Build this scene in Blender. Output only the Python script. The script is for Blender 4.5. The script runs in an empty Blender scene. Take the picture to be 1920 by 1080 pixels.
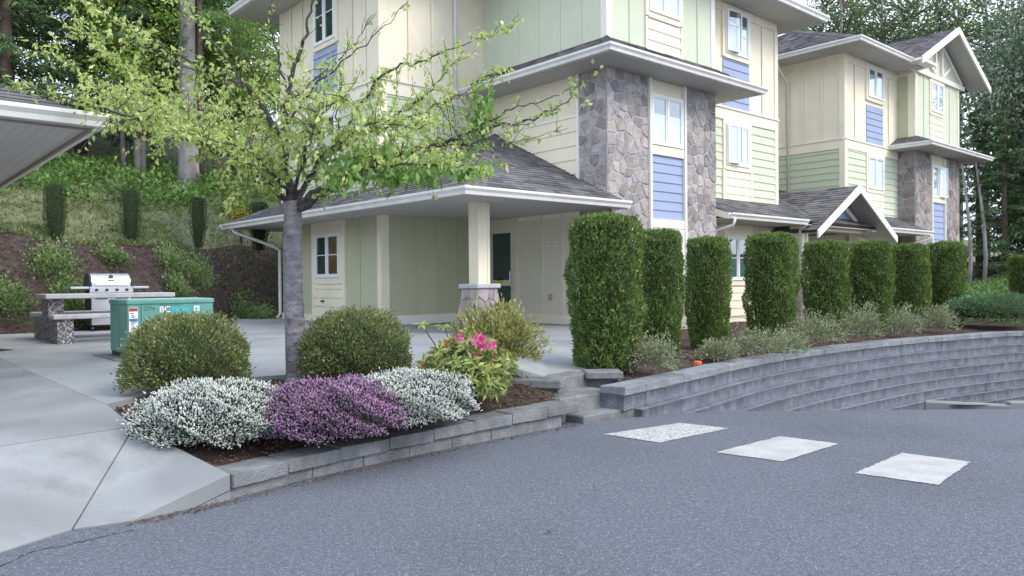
import bpy, math, random
import numpy as np
from mathutils import Matrix, Vector
random.seed(7); rng = np.random.default_rng(7)
S = bpy.context.scene
COL = S.collection
# ------------------------------------------------------------------ camera
EYE = 1.38                                   # metres above the near road (road = 0)
FOC = 1440.0                                 # focal length in pixels of a 1920 px wide frame
CAMROT = Matrix.Rotation(math.pi/2 - .00875, 3, 'X') @ Matrix.Rotation(-.00841, 3, 'Z')
cd = bpy.data.cameras.new('camera'); cam = bpy.data.objects.new('camera', cd); COL.objects.link(cam)
cd.sensor_width = 36; cd.lens = FOC/1920*36; cd.clip_start = .05; cd.clip_end = 600
cam.matrix_world = Matrix.Translation((0, 0, EYE)) @ CAMROT.to_4x4()
S.camera = cam
# ------------------------------------------------------------------ sky, sun, exposure
SUN_AZ, SUN_EL = math.radians(62), math.radians(42)     # direction to the sun: azimuth from -Y towards +X
sdir = Vector((math.sin(SUN_AZ)*math.cos(SUN_EL), -math.cos(SUN_AZ)*math.cos(SUN_EL), math.sin(SUN_EL)))
w = bpy.data.worlds.new('World'); S.world = w; w.use_nodes = True
nt = w.node_tree; nt.nodes.clear()
sky = nt.nodes.new('ShaderNodeTexSky'); sky.sky_type = 'NISHITA'; sky.sun_disc = False
sky.sun_elevation = SUN_EL; sky.sun_rotation = math.atan2(sdir.x, sdir.y)
sky.air_density = 1.0; sky.dust_density = 3.0; sky.ozone_density = 1.5
tc = nt.nodes.new('ShaderNodeTexCoord'); cn = nt.nodes.new('ShaderNodeTexNoise')
cn.inputs['Scale'].default_value = 2.2; cn.inputs['Detail'].default_value = 8; cn.inputs['Roughness'].default_value = .6
nt.links.new(tc.outputs['Generated'], cn.inputs['Vector'])
cr = nt.nodes.new('ShaderNodeValToRGB'); cr.color_ramp.elements[0].position = .28; cr.color_ramp.elements[1].position = .52
nt.links.new(cn.outputs['Fac'], cr.inputs['Fac'])
mx = nt.nodes.new('ShaderNodeMix'); mx.data_type = 'RGBA'
nt.links.new(cr.outputs['Color'], mx.inputs['Factor']); nt.links.new(sky.outputs['Color'], mx.inputs['A'])
mx.inputs['B'].default_value = (8.2, 8.9, 10.6, 1)      # thin bright cloud
bg = nt.nodes.new('ShaderNodeBackground'); bg.inputs['Strength'].default_value = .115
out = nt.nodes.new('ShaderNodeOutputWorld')
nt.links.new(mx.outputs['Result'], bg.inputs['Color']); nt.links.new(bg.outputs['Background'], out.inputs['Surface'])
sl = bpy.data.lights.new('sun', 'SUN'); sl.energy = 1.3; sl.angle = math.radians(25); sl.color = (1, .92, .80)
so = bpy.data.objects.new('sun', sl); COL.objects.link(so)
so.rotation_euler = sdir.to_track_quat('Z', 'Y').to_euler(); so.location = sdir*40
S.view_settings.view_transform = 'Standard'; S.view_settings.look = 'None'
S.view_settings.exposure = 0.84; S.view_settings.gamma = 1.0
S.render.engine = 'CYCLES'; S.render.resolution_x = 1024; S.render.resolution_y = 576
# ------------------------------------------------------------------ helpers
TH = .7201
RX, RY = math.cos(TH), math.sin(TH)           # along the right-hand facade
LX, LY = -RY, RX                              # along the left-hand facade
ORG = (1.858, 14.82, EYE-.9)                  # stone corner of the near building at patio level
def bw(u, v, z=0): return (ORG[0]+u*RX+v*LX, ORG[1]+u*RY+v*LY, ORG[2]+z)
def at(x, y, d):                              # photo pixel + distance along the view axis -> world point
    q = CAMROT @ Vector(((x-960)/FOC, -(y-540)/FOC, -1))
    q *= d/q.y
    return Vector((q.x, q.y, q.z+EYE))
def onz(x, y, z):                             # photo pixel + height -> world point
    q = CAMROT @ Vector(((x-960)/FOC, -(y-540)/FOC, -1))
    q *= (z-EYE)/q.z
    return Vector((q.x, q.y, z))
MAT = {}
def nodes(m):
    m.use_nodes = True; n = m.node_tree.nodes; n.clear()
    o = n.new('ShaderNodeOutputMaterial'); p = n.new('ShaderNodeBsdfPrincipled')
    m.node_tree.links.new(p.outputs[0], o.inputs[0])
    return m.node_tree, n, p, o
def lin(c): return tuple(max(0, min(1, x)) for x in c)
def M(name, col, rough=.8, var=.12, scale=3, bump=0, bscale=80, rnd=0, spec=.3, stripes=None, metal=0, speck=None, stain=None, drip=None):
    m = bpy.data.materials.new(name); t, n, p, o = nodes(m); k = t.links.new
    g = n.new('ShaderNodeNewGeometry')
    no = n.new('ShaderNodeTexNoise'); no.inputs['Scale'].default_value = scale; no.inputs['Detail'].default_value = 4; no.inputs['Roughness'].default_value = .65
    k(g.outputs['Position'], no.inputs['Vector'])
    mr = n.new('ShaderNodeMapRange'); mr.inputs[1].default_value = .3; mr.inputs[2].default_value = .7; k(no.outputs['Fac'], mr.inputs[0])
    mi = n.new('ShaderNodeMix'); mi.data_type = 'RGBA'; k(mr.outputs[0], mi.inputs['Factor'])
    mi.inputs['A'].default_value = lin(c*(1-var) for c in col)+(1,); mi.inputs['B'].default_value = lin(c*(1+var) for c in col)+(1,)
    last = mi.outputs['Result']
    if stain:                                  # (colour, scale, amount, z-stretch): weathering with its own shape
        sn = n.new('ShaderNodeTexNoise'); sn.inputs['Scale'].default_value = stain[1]; sn.inputs['Detail'].default_value = 4
        mp = n.new('ShaderNodeMapping'); mp.inputs['Scale'].default_value = (1, 1, stain[3]); k(g.outputs['Position'], mp.inputs[0]); k(mp.outputs[0], sn.inputs['Vector'])
        r = n.new('ShaderNodeMapRange'); r.inputs[1].default_value = .48; r.inputs[2].default_value = .68; r.inputs[4].default_value = stain[2]; k(sn.outputs['Fac'], r.inputs[0])
        s2 = n.new('ShaderNodeMix'); s2.data_type = 'RGBA'; k(r.outputs[0], s2.inputs['Factor']); k(last, s2.inputs['A']); s2.inputs['B'].default_value = stain[0]+(1,)
        last = s2.outputs['Result']
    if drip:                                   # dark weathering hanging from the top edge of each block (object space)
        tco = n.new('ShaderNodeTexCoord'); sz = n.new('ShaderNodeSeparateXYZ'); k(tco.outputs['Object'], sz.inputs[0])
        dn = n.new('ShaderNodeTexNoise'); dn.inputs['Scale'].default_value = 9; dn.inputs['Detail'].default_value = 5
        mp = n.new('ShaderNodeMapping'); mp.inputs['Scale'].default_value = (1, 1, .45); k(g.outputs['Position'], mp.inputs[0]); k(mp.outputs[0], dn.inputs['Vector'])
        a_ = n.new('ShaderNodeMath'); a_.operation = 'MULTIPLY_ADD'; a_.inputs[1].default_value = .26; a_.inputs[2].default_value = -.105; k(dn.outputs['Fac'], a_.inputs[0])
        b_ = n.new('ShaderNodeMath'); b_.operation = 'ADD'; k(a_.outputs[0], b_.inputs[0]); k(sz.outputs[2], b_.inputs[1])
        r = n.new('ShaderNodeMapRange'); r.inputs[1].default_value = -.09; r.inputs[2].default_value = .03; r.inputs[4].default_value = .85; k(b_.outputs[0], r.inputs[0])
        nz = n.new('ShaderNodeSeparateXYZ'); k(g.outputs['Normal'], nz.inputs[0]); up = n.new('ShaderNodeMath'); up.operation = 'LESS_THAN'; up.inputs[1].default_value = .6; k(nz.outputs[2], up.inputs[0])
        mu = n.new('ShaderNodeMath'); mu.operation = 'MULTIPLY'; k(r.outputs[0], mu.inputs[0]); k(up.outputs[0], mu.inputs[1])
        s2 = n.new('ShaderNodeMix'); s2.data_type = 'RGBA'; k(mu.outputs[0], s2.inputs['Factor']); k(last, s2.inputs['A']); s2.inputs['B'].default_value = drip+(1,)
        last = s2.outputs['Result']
    if speck:                                  # (colour, scale, threshold): aggregate grains
        vo = n.new('ShaderNodeTexVoronoi'); vo.inputs['Scale'].default_value = speck[1]; k(g.outputs['Position'], vo.inputs['Vector'])
        sx = n.new('ShaderNodeSeparateColor'); k(vo.outputs['Color'], sx.inputs[0])
        r = n.new('ShaderNodeMapRange'); r.inputs[1].default_value = speck[2]; r.inputs[2].default_value = min(1, speck[2]+.25); k(sx.outputs[0], r.inputs[0])
        s2 = n.new('ShaderNodeMix'); s2.data_type = 'RGBA'; k(r.outputs[0], s2.inputs['Factor']); k(last, s2.inputs['A']); s2.inputs['B'].default_value = speck[0]+(1,)
        last = s2.outputs['Result']
    if rnd:
        oi = n.new('ShaderNodeObjectInfo'); r = n.new('ShaderNodeMapRange'); r.inputs[3].default_value = 1-rnd; r.inputs[4].default_value = 1+rnd
        k(oi.outputs['Random'], r.inputs[0])
        h = n.new('ShaderNodeHueSaturation'); k(r.outputs[0], h.inputs['Value']); k(last, h.inputs['Color'])
        ml = n.new('ShaderNodeMath'); ml.operation = 'MULTIPLY'; ml.inputs[1].default_value = 7.13; k(oi.outputs['Random'], ml.inputs[0])
        fr = n.new('ShaderNodeMath'); fr.operation = 'FRACT'; k(ml.outputs[0], fr.inputs[0])
        r2 = n.new('ShaderNodeMapRange'); r2.inputs[3].default_value = .5-.12*rnd; r2.inputs[4].default_value = .5+.12*rnd; k(fr.outputs[0], r2.inputs[0]); k(r2.outputs[0], h.inputs['Hue'])
        last = h.outputs[0]
    k(last, p.inputs['Base Color'])
    p.inputs['Roughness'].default_value = rough; p.inputs['Specular IOR Level'].default_value = spec; p.inputs['Metallic'].default_value = metal
    hgt = None
    if bump:
        bn = n.new('ShaderNodeTexNoise'); bn.inputs['Scale'].default_value = bscale; bn.inputs['Detail'].default_value = 3; k(g.outputs['Position'], bn.inputs['Vector']); hgt = bn.outputs['Fac']
    if stripes:                                # fine grooves along a local axis, period in metres
        tcn = n.new('ShaderNodeTexCoord'); wv = n.new('ShaderNodeTexWave'); wv.bands_direction = stripes[0]; wv.inputs['Scale'].default_value = .314/stripes[1]
        k(tcn.outputs['Object'], wv.inputs['Vector']); pw = n.new('ShaderNodeMath'); pw.operation = 'POWER'; pw.inputs[1].default_value = .35; k(wv.outputs['Fac'], pw.inputs[0]); hgt = pw.outputs[0]
    if hgt is not None:
        b = n.new('ShaderNodeBump'); b.inputs['Strength'].default_value = bump if bump else .6; b.inputs['Distance'].default_value = .02; k(hgt, b.inputs['Height']); k(b.outputs[0], p.inputs['Normal'])
    MAT[name] = m; return m
def LM(name, a, b, tr=.25, rough=.55, c=None, nscale=1.2):  # leaves: each its own tone
    m = bpy.data.materials.new(name); t, n, p, o = nodes(m); k = t.links.new
    g = n.new('ShaderNodeNewGeometry'); r = n.new('ShaderNodeValToRGB'); e = r.color_ramp.elements
    e[0].color = a+(1,); e[1].color = b+(1,)
    if c: x = e.new(.9); e[1].position = .75; x.color = b+(1,); e[2].position = 1; e[2].color = c+(1,); e[1].color = b+(1,)
    k(g.outputs['Random Per Island'], r.inputs['Fac'])
    no = n.new('ShaderNodeTexNoise'); no.inputs['Scale'].default_value = nscale; k(g.outputs['Position'], no.inputs['Vector'])
    mr = n.new('ShaderNodeMapRange'); mr.inputs[1].default_value = .3; mr.inputs[2].default_value = .7; mr.inputs[3].default_value = .75; mr.inputs[4].default_value = 1.2; k(no.outputs['Fac'], mr.inputs[0])
    h = n.new('ShaderNodeHueSaturation'); k(mr.outputs[0], h.inputs['Value']); k(r.outputs['Color'], h.inputs['Color'])
    k(h.outputs[0], p.inputs['Base Color']); p.inputs['Roughness'].default_value = rough; p.inputs['Specular IOR Level'].default_value = .3
    if tr:
        tl = n.new('ShaderNodeBsdfTranslucent'); k(h.outputs[0], tl.inputs[0]); ms = n.new('ShaderNodeMixShader'); ms.inputs[0].default_value = tr
        k(p.outputs[0], ms.inputs[1]); k(tl.outputs[0], ms.inputs[2]); k(ms.outputs[0], o.inputs[0])
    MAT[name] = m; return m
def tag(o, label=None, cat=None, group=None, kind=None):
    if label: o['label'] = label
    if cat: o['category'] = cat
    if group: o['group'] = group
    if kind: o['kind'] = kind
    return o
def empty(name, loc=(0, 0, 0), rz=0, **kw):
    o = bpy.data.objects.new(name, None); COL.objects.link(o); o.location = loc; o.rotation_euler = (0, 0, rz); o.empty_display_size = .2
    return tag(o, **kw)
def link(name, me, parent=None, loc=None, rot=None, sc=None):
    o = bpy.data.objects.new(name, me); COL.objects.link(o); o.parent = parent
    if loc is not None: o.location = loc
    if rot is not None: o.rotation_euler = rot if hasattr(rot, '__len__') else (0, 0, rot)
    if sc is not None: o.scale = sc if hasattr(sc, '__len__') else (sc, sc, sc)
    return o
def mesh(name, vs, fs, mat, smooth=False):
    me = bpy.data.meshes.new(name); me.from_pydata([tuple(v) for v in vs], [], fs)
    me.materials.append(MAT[mat] if isinstance(mat, str) else mat)
    if smooth: me.polygons.foreach_set('use_smooth', [True]*len(me.polygons))
    me.validate(); return me
def mo(name, vs, fs, mat, parent=None, smooth=False, **kw): return tag(link(name, mesh(name, vs, fs, mat, smooth), parent), **kw)
def bxv(x0, x1, y0, y1, z0, z1):
    return [(x0, y0, z0), (x1, y0, z0), (x1, y1, z0), (x0, y1, z0), (x0, y0, z1), (x1, y0, z1), (x1, y1, z1), (x0, y1, z1)], \
        [(3, 2, 1, 0), (4, 5, 6, 7), (0, 1, 5, 4), (1, 2, 6, 5), (2, 3, 7, 6), (3, 0, 4, 7)]
def box(name, x0, x1, y0, y1, z0, z1, mat, parent=None): return mo(name, *bxv(x0, x1, y0, y1, z0, z1), mat, parent)
def join(parts):
    V, F = [], []
    for v, f in parts:
        b = len(V); V += list(v); F += [tuple(i+b for i in q) for q in f]
    return V, F
def cbx(x0, x1, y0, y1, z0, z1, c, jit=0):      # box with chamfered edges
    V = []; idx = {}
    X, Y, Z = (x0, x1), (y0, y1), (z0, z1)
    for i in (0, 1):
        for j in (0, 1):
            for l in (0, 1):
                sx, sy, sz = (1, -1)[i], (1, -1)[j], (1, -1)[l]
                for a, d in enumerate(((0, c, c), (c, 0, c), (c, c, 0))):
                    idx[i, j, l, a] = len(V); V.append((X[i]+sx*d[0]+random.uniform(-jit, jit), Y[j]+sy*d[1]+random.uniform(-jit, jit), Z[l]+sz*d[2]+random.uniform(-jit, jit)))
    F = []
    for i in (0, 1):
        q = [idx[i, 0, 0, 0], idx[i, 1, 0, 0], idx[i, 1, 1, 0], idx[i, 0, 1, 0]]; F.append(tuple(q if i else q[::-1]))
        q = [idx[0, i, 0, 1], idx[1, i, 0, 1], idx[1, i, 1, 1], idx[0, i, 1, 1]]; F.append(tuple(q[::-1] if i else q))
        q = [idx[0, 0, i, 2], idx[1, 0, i, 2], idx[1, 1, i, 2], idx[0, 1, i, 2]]; F.append(tuple(q if i else q[::-1]))
        for j in (0, 1):
            s = 1 if (i == j) else -1
            q = [idx[0, i, j, 1], idx[1, i, j, 1], idx[1, i, j, 2], idx[0, i, j, 2]]; F.append(tuple(q[::s]))
            q = [idx[i, 0, j, 0], idx[i, 1, j, 0], idx[i, 1, j, 2], idx[i, 0, j, 2]]; F.append(tuple(q[::-s]))
            q = [idx[i, j, 0, 0], idx[i, j, 1, 0], idx[i, j, 1, 1], idx[i, j, 0, 1]]; F.append(tuple(q[::s]))
            for l in (0, 1):
                F.append((idx[i, j, l, 0], idx[i, j, l, 1], idx[i, j, l, 2]))
    return V, F
def tube(pts, rad, n=6, cap=True):
    pts = [Vector(p) for p in pts]; V = []; F = []
    if not hasattr(rad, '__len__'): rad = [rad]*len(pts)
    up = Vector((0, 0, 1)); prev = None
    for i, p in enumerate(pts):
        d = (pts[min(i+1, len(pts)-1)]-pts[max(i-1, 0)]).normalized()
        a = (prev - d*prev.dot(d)) if prev else d.cross(up if abs(d.z) < .9 else Vector((1, 0, 0)))
        a.normalize(); prev = a.copy(); b = d.cross(a)
        for j in range(n):
            t = 2*math.pi*j/n; V.append(tuple(p+(a*math.cos(t)+b*math.sin(t))*rad[i]))
        if i:
            o = (i-1)*n
            for j in range(n): F.append((o+j, o+(j+1) % n, o+n+(j+1) % n, o+n+j))
    if cap: F.append(tuple(range(n))[::-1]); F.append(tuple(range(len(V)-n, len(V))))
    return V, F
def prism(poly, z0, z1):
    n = len(poly); V = [(x, y, z0) for x, y in poly]+[(x, y, z1) for x, y in poly]
    return V, [tuple(range(n))[::-1], tuple(range(n, 2*n))]+[(i, (i+1) % n, n+(i+1) % n, n+i) for i in range(n)]
def spline(pts, n=8):
    P = [np.array(p, float) for p in pts]; P = [2*P[0]-P[1]]+P+[2*P[-1]-P[-2]]; o = []
    for i in range(1, len(P)-2):
        for t in np.linspace(0, 1, n, endpoint=False):
            a, b, c, d = P[i-1:i+3]; o.append(.5*((2*b)+(-a+c)*t+(2*a-5*b+4*c-d)*t*t+(-a+3*b-3*c+d)*t**3))
    o.append(P[-2]); return np.array(o)
def resample(P, step):
    P = np.array(P); d = np.r_[0, np.cumsum(np.linalg.norm(np.diff(P, axis=0), axis=1))]
    s = np.arange(0, d[-1], step); return np.stack([np.interp(s, d, P[:, i]) for i in range(P.shape[1])], 1), d[-1]
def npmesh(name, V, F, mat):                    # V (n,3), F (m,k) arrays, constant k
    me = bpy.data.meshes.new(name); m, k = F.shape
    me.vertices.add(len(V)); me.vertices.foreach_set('co', np.ascontiguousarray(V, dtype=np.float32).ravel())
    me.loops.add(m*k); me.loops.foreach_set('vertex_index', np.ascontiguousarray(F, dtype=np.int32).ravel())
    me.polygons.add(m); me.polygons.foreach_set('loop_start', np.arange(0, m*k, k, dtype=np.int32))
    me.materials.append(MAT[mat]); me.update(); me.validate(); return me
def unit(a): return a/np.maximum(1e-9, np.linalg.norm(a, axis=-1, keepdims=True))
def leaves(name, C, D, ln, wd, mat, fold=.25, droop=.2):    # C base points, D directions: folded leaf of two triangles each
    n = len(C); D = unit(np.asarray(D, float)); ln = np.broadcast_to(np.asarray(ln, float).reshape(-1, 1), (n, 1)); wd = np.broadcast_to(np.asarray(wd, float).reshape(-1, 1), (n, 1))
    sd = unit(np.cross(D, unit(rng.normal(size=(n, 3))+np.array([0, 0, .6])))); nn = np.cross(sd, D)
    tip = C+D*ln-nn*ln*droop; mid = C+D*ln*.45
    l = mid+sd*wd*.5+nn*wd*fold; r = mid-sd*wd*.5+nn*wd*fold
    V = np.stack([C, l, tip, r], 1).reshape(-1, 3); b = np.arange(n)[:, None]*4
    F = np.concatenate([b+[0, 1, 2], b+[0, 2, 3]], 0)
    return npmesh(name, V, F, mat)
def spikes(name, C, D, ln, rad, mat):           # elongated octahedra
    n = len(C); D = unit(D); ln = np.asarray(ln).reshape(-1, 1)*np.ones((n, 1)); rad = np.asarray(rad).reshape(-1, 1)*np.ones((n, 1))
    a = unit(np.cross(D, rng.normal(size=(n, 3)))); b = np.cross(D, a); m = C+D*ln*.55
    V = np.stack([C, m+a*rad, m+b*rad, m-a*rad, m-b*rad, C+D*ln], 1).reshape(-1, 3); q = np.arange(n)[:, None]*6
    F = np.concatenate([q+f for f in ([0, 2, 1], [0, 3, 2], [0, 4, 3], [0, 1, 4], [5, 1, 2], [5, 2, 3], [5, 3, 4], [5, 4, 1])], 0)
    return npmesh(name, V, F, mat)
def sph(n): return unit(rng.normal(size=(n, 3)))
# ------------------------------------------------------------------ materials
M('asphalt', (.135, .152, .184), .85, .30, 38, bump=1.0, bscale=110, speck=((.33, .35, .38), 160, .85), stain=((.095, .106, .128), .45, .6, 1))
M('road_paint', (.46, .465, .46), .75, .12, 9, bump=.5, bscale=150, speck=((.30, .31, .34), 190, .86), stain=((.33, .335, .34), 4.5, .7, 1))
M('worn_paint', (.48, .485, .48), .75, .12, 9, bump=.5, bscale=150, stain=((.15, .16, .185), 38, .95, 1))
M('concrete', (.27, .288, .298), .85, .20, 3.0, bump=.4, bscale=190, stain=((.175, .187, .195), 1.5, .8, 1))
M('patio_concrete', (.30, .32, .335), .7, .14, 1.2, bump=.15, bscale=120, stain=((.22, .23, .25), .9, .75, 1))
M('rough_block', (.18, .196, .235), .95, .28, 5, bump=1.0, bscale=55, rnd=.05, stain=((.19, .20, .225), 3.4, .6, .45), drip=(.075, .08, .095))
M('cap_block', (.235, .25, .272), .95, .22, 7, bump=.7, bscale=90, rnd=.04, stain=((.15, .155, .16), 2.4, .6, 1))
M('kerb_block', (.215, .225, .232), .95, .28, 7, bump=.8, bscale=80, rnd=.04, stain=((.12, .122, .12), 2.6, .75, 1))
M('mulch', (.075, .052, .043), 1, .45, 9, bump=1.0, bscale=60)
M('bank_soil', (.06, .045, .04), 1, .6, 9, bump=1.0, bscale=18)
M('chip', (.11, .075, .06), .9, .5, 30, rnd=0)
M('meadow', (.15, .165, .09), 1, .35, 1.6, bump=1, bscale=20, stain=((.15, .125, .085), .5, .8, 1))
M('far_ground', (.08, .09, .06), 1, .3, .3)
M('cream', (.84, .785, .615), .65, .05, 2, stain=((.74, .70, .56), 1.5, .35, .25))
M('cream_panel', (.81, .755, .60), .7, .05, 2, stain=((.72, .68, .55), 1.5, .35, .25))
M('beige_panel', (.68, .645, .53), .7, .03, 2)
M('green_panel', (.50, .515, .355), .7, .04, 2)
M('sage_plank', (.53, .59, .43), .7, .03, 2)
M('pale_green', (.59, .64, .50), .7, .03, 2)
M('blue_plank', (.32, .39, .555), .7, .03, 2)
M('white_trim', (.80, .785, .72), .5, .03, 2)
M('gutter', (.72, .72, .69), .4, .06, 4, spec=.5, stain=((.55, .55, .53), 3, .4, .2))
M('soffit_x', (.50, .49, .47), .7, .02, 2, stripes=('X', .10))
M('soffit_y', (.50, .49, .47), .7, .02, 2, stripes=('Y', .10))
M('fascia_brown', (.25, .2, .17), .6, .1, 3)
M('shingle_deck', (.045, .044, .048), .95, .1, 3)
M('mortar', (.46, .45, .455), 1, .15, 8, bump=.6, bscale=70)
M('stone', (.335, .315, .312), .9, .30, 6, bump=.9, bscale=30, rnd=.30, stain=((.45, .40, .34), 3, .6, 1))
M('brown_stone', (.28, .25, .235), .9, .30, 6, bump=.9, bscale=30, rnd=.30, stain=((.36, .33, .29), 2.5, .6, 1))
M('column_stone', (.36, .315, .325), .9, .22, 5, bump=.7, bscale=30, rnd=.22)
M('column_cap', (.45, .46, .48), .85, .1, 6, bump=.4, bscale=70)
M('vinyl', (.84, .85, .86), .35, .02, 2, spec=.5)
M('blind', (.92, .93, .94), .8, .02, 2)
M('teal_curtain', (.05, .28, .27), .8, .2, 8)
M('orange_curtain', (.22, .10, .05), .8, .4, 5)
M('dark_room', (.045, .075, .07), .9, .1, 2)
M('metal', (.55, .56, .57), .3, .05, 3, metal=1)
M('stainless', (.62, .63, .65), .33, .06, 6, metal=.9)
M('black_metal', (.03, .03, .033), .5, .1, 5)
M('white_sign', (.78, .79, .80), .5, .02, 3)
M('lime_sign', (.5, .72, .05), .6, .1, 20)
M('grey_plastic', (.33, .35, .34), .5, .05, 3)
M('box_green', (.115, .30, .265), .45, .10, 2.5, spec=.4, bump=.05, bscale=10, stain=((.19, .40, .36), 2.2, .5, .3))
M('box_top', (.34, .52, .49), .5, .1, 3)
M('box_base', (.045, .065, .06), .8, .1, 3)
M('ink', (.04, .07, .08), .7, .1, 3)
M('cyan', (.03, .55, .80), .5, .02, 3)
M('sticker_red', (.35, .07, .05), .5, .1, 20)
M('sticker_blue', (.06, .16, .35), .5, .1, 20)
M('sticker_print', (.18, .2, .24), .6, .3, 90)
M('reflector', (.7, .05, .03), .3, .05, 3)
M('orange_lid', (.85, .16, .05), .5, .05, 3)
M('aggregate', (.115, .115, .125), .85, .2, 6, bump=.9, bscale=80, speck=((.52, .52, .54), 55, .62))
M('table_concrete', (.42, .43, .45), .8, .1, 5, bump=.25, bscale=90, stain=((.25, .25, .25), 6, .5, 1))
M('cherry_bark', (.17, .165, .18), .7, .4, 9, bump=1.0, bscale=28, spec=.4, stain=((.38, .37, .385), 7, .45, 2.5))
M('dark_bark', (.075, .068, .07), .9, .3, 8, bump=.8, bscale=25)
M('grey_bark', (.25, .24, .24), .95, .25, 3, bump=.9, bscale=14, stain=((.14, .13, .12), 3, .7, .3))
M('brown_bark', (.12, .09, .075), .95, .3, 3, bump=.9, bscale=14)
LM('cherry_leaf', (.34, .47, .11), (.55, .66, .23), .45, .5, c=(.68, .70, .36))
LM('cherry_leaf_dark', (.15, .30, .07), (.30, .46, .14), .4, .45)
LM('hedge_leaf', (.07, .13, .03), (.19, .29, .075), .3, .6, c=(.32, .40, .14), nscale=5)
LM('hedge_dark', (.035, .07, .028), (.085, .14, .055), .2, .6, nscale=3)
LM('box_leaf', (.10, .15, .05), (.27, .32, .12), .3, .36, c=(.48, .45, .28), nscale=4)
LM('heather_leaf', (.025, .055, .03), (.07, .11, .06), .15, .6)
LM('white_bloom', (.54, .60, .55), (.88, .90, .87), .3, .6, nscale=5)
LM('purple_bloom', (.27, .12, .27), (.56, .36, .55), .3, .6, nscale=5)
LM('rhodo_leaf', (.19, .29, .08), (.40, .46, .17), .25, .38, c=(.52, .50, .16), nscale=5)
LM('pink_bloom', (.70, .08, .32), (.92, .34, .58), .35, .5)
LM('red_bud', (.38, .03, .10), (.66, .10, .22), .25, .5)
LM('azalea_leaf', (.20, .25, .07), (.52, .53, .20), .3, .45, c=(.16, .10, .09), nscale=5)
LM('cotoneaster', (.15, .20, .10), (.40, .45, .27), .2, .5, c=(.24, .16, .12), nscale=4)
LM('ivy', (.09, .18, .06), (.28, .38, .16), .25, .45, c=(.33, .38, .17), nscale=2)
LM('juniper', (.06, .15, .07), (.20, .33, .15), .2, .6)
LM('grass_blade', (.12, .18, .06), (.27, .34, .13), .3, .7, c=(.42, .37, .26), nscale=.8)
LM('fern', (.09, .19, .045), (.20, .33, .09), .3, .5, nscale=.8)
LM('cedar', (.06, .135, .055), (.17, .27, .11), .2, .6, nscale=.5)
LM('cedar_light', (.10, .20, .06), (.24, .37, .12), .25, .6, nscale=.5)
LM('maple', (.14, .27, .035), (.30, .43, .08), .4, .5, nscale=.5)
LM('arbutus', (.06, .115, .06), (.20, .27, .17), .15, .35, c=(.42, .47, .38), nscale=.6)
LM('tall_leaf', (.06, .11, .05), (.15, .21, .10), .3, .5, nscale=.6)
LM('tall_leaf_light', (.15, .27, .05), (.26, .38, .10), .4, .5, nscale=.6)
LM('broom_yellow', (.75, .50, .03), (.90, .68, .06), .3, .5)
LM('shingle', (.085, .083, .092), (.17, .165, .175), 0, .95, c=(.17, .165, .155), nscale=1.0)
LM('litter', (.05, .035, .03), (.19, .14, .11), 0, .9)
def glass(name, dark, refl):
    m = bpy.data.materials.new(name); t, n, p, o = nodes(m); k = t.links.new
    p.inputs['Base Color'].default_value = dark+(1,); p.inputs['Roughness'].default_value = .1
    g = n.new('ShaderNodeBsdfGlossy'); g.inputs['Roughness'].default_value = .015; g.inputs['Color'].default_value = (.93, .97, 1, 1)
    tr = n.new('ShaderNodeBsdfTransparent'); tr.inputs[0].default_value = (.90, .95, .94, 1)
    f = n.new('ShaderNodeLayerWeight'); f.inputs[0].default_value = .5; pw = n.new('ShaderNodeMath'); pw.operation = 'POWER'; pw.inputs[1].default_value = 4; k(f.outputs['Facing'], pw.inputs[0])
    a = n.new('ShaderNodeMath'); a.operation = 'MULTIPLY_ADD'; a.inputs[1].default_value = .6; a.inputs[2].default_value = refl; k(pw.outputs[0], a.inputs[0])
    ms = n.new('ShaderNodeMixShader'); k(a.outputs[0], ms.inputs[0]); k(tr.outputs[0], ms.inputs[1]); k(g.outputs[0], ms.inputs[2]); k(ms.outputs[0], o.inputs[0])
    MAT[name] = m
glass('pane', (.02, .03, .03), .20)
glass('pane_clear', (.02, .03, .03), .05)
# ------------------------------------------------------------------ ground, road
def st(name, vs, fs, mat, **kw): return mo(name, vs, fs, mat, None, kind='structure', **kw)
st('ground', *bxv(-260, 260, -120, 420, -6, -5.2), 'far_ground')
def zroad(x, y):
    t = max(0, y-7.5); return -.19*t*t/(t+1.0)
def grid(xs, ys, f):
    V = [(x, y, f(x, y)) for y in ys for x in xs]; n = len(xs)
    return V, [(j*n+i, j*n+i+1, (j+1)*n+i+1, (j+1)*n+i) for j in range(len(ys)-1) for i in range(n-1)]
road = st('road', *grid(list(np.linspace(-30, 45, 26)), list(np.r_[-25:4:4j, np.linspace(4.2, 24, 70)]), zroad), 'asphalt')
WALLPX = [(1172, 727), (1300, 700), (1400, 678), (1500, 661), (1600, 648), (1700, 637), (1800, 629.5), (1920, 622)]
CAPZ = .30
wp = [onz(x, y, CAPZ)[:2] for x, y in WALLPX]; wp += [(12.4, 15.2), (16, 16.2), (21, 17.0), (30, 17.4)]
wpath, wlen = resample(spline(wp, 10), .05)
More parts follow.
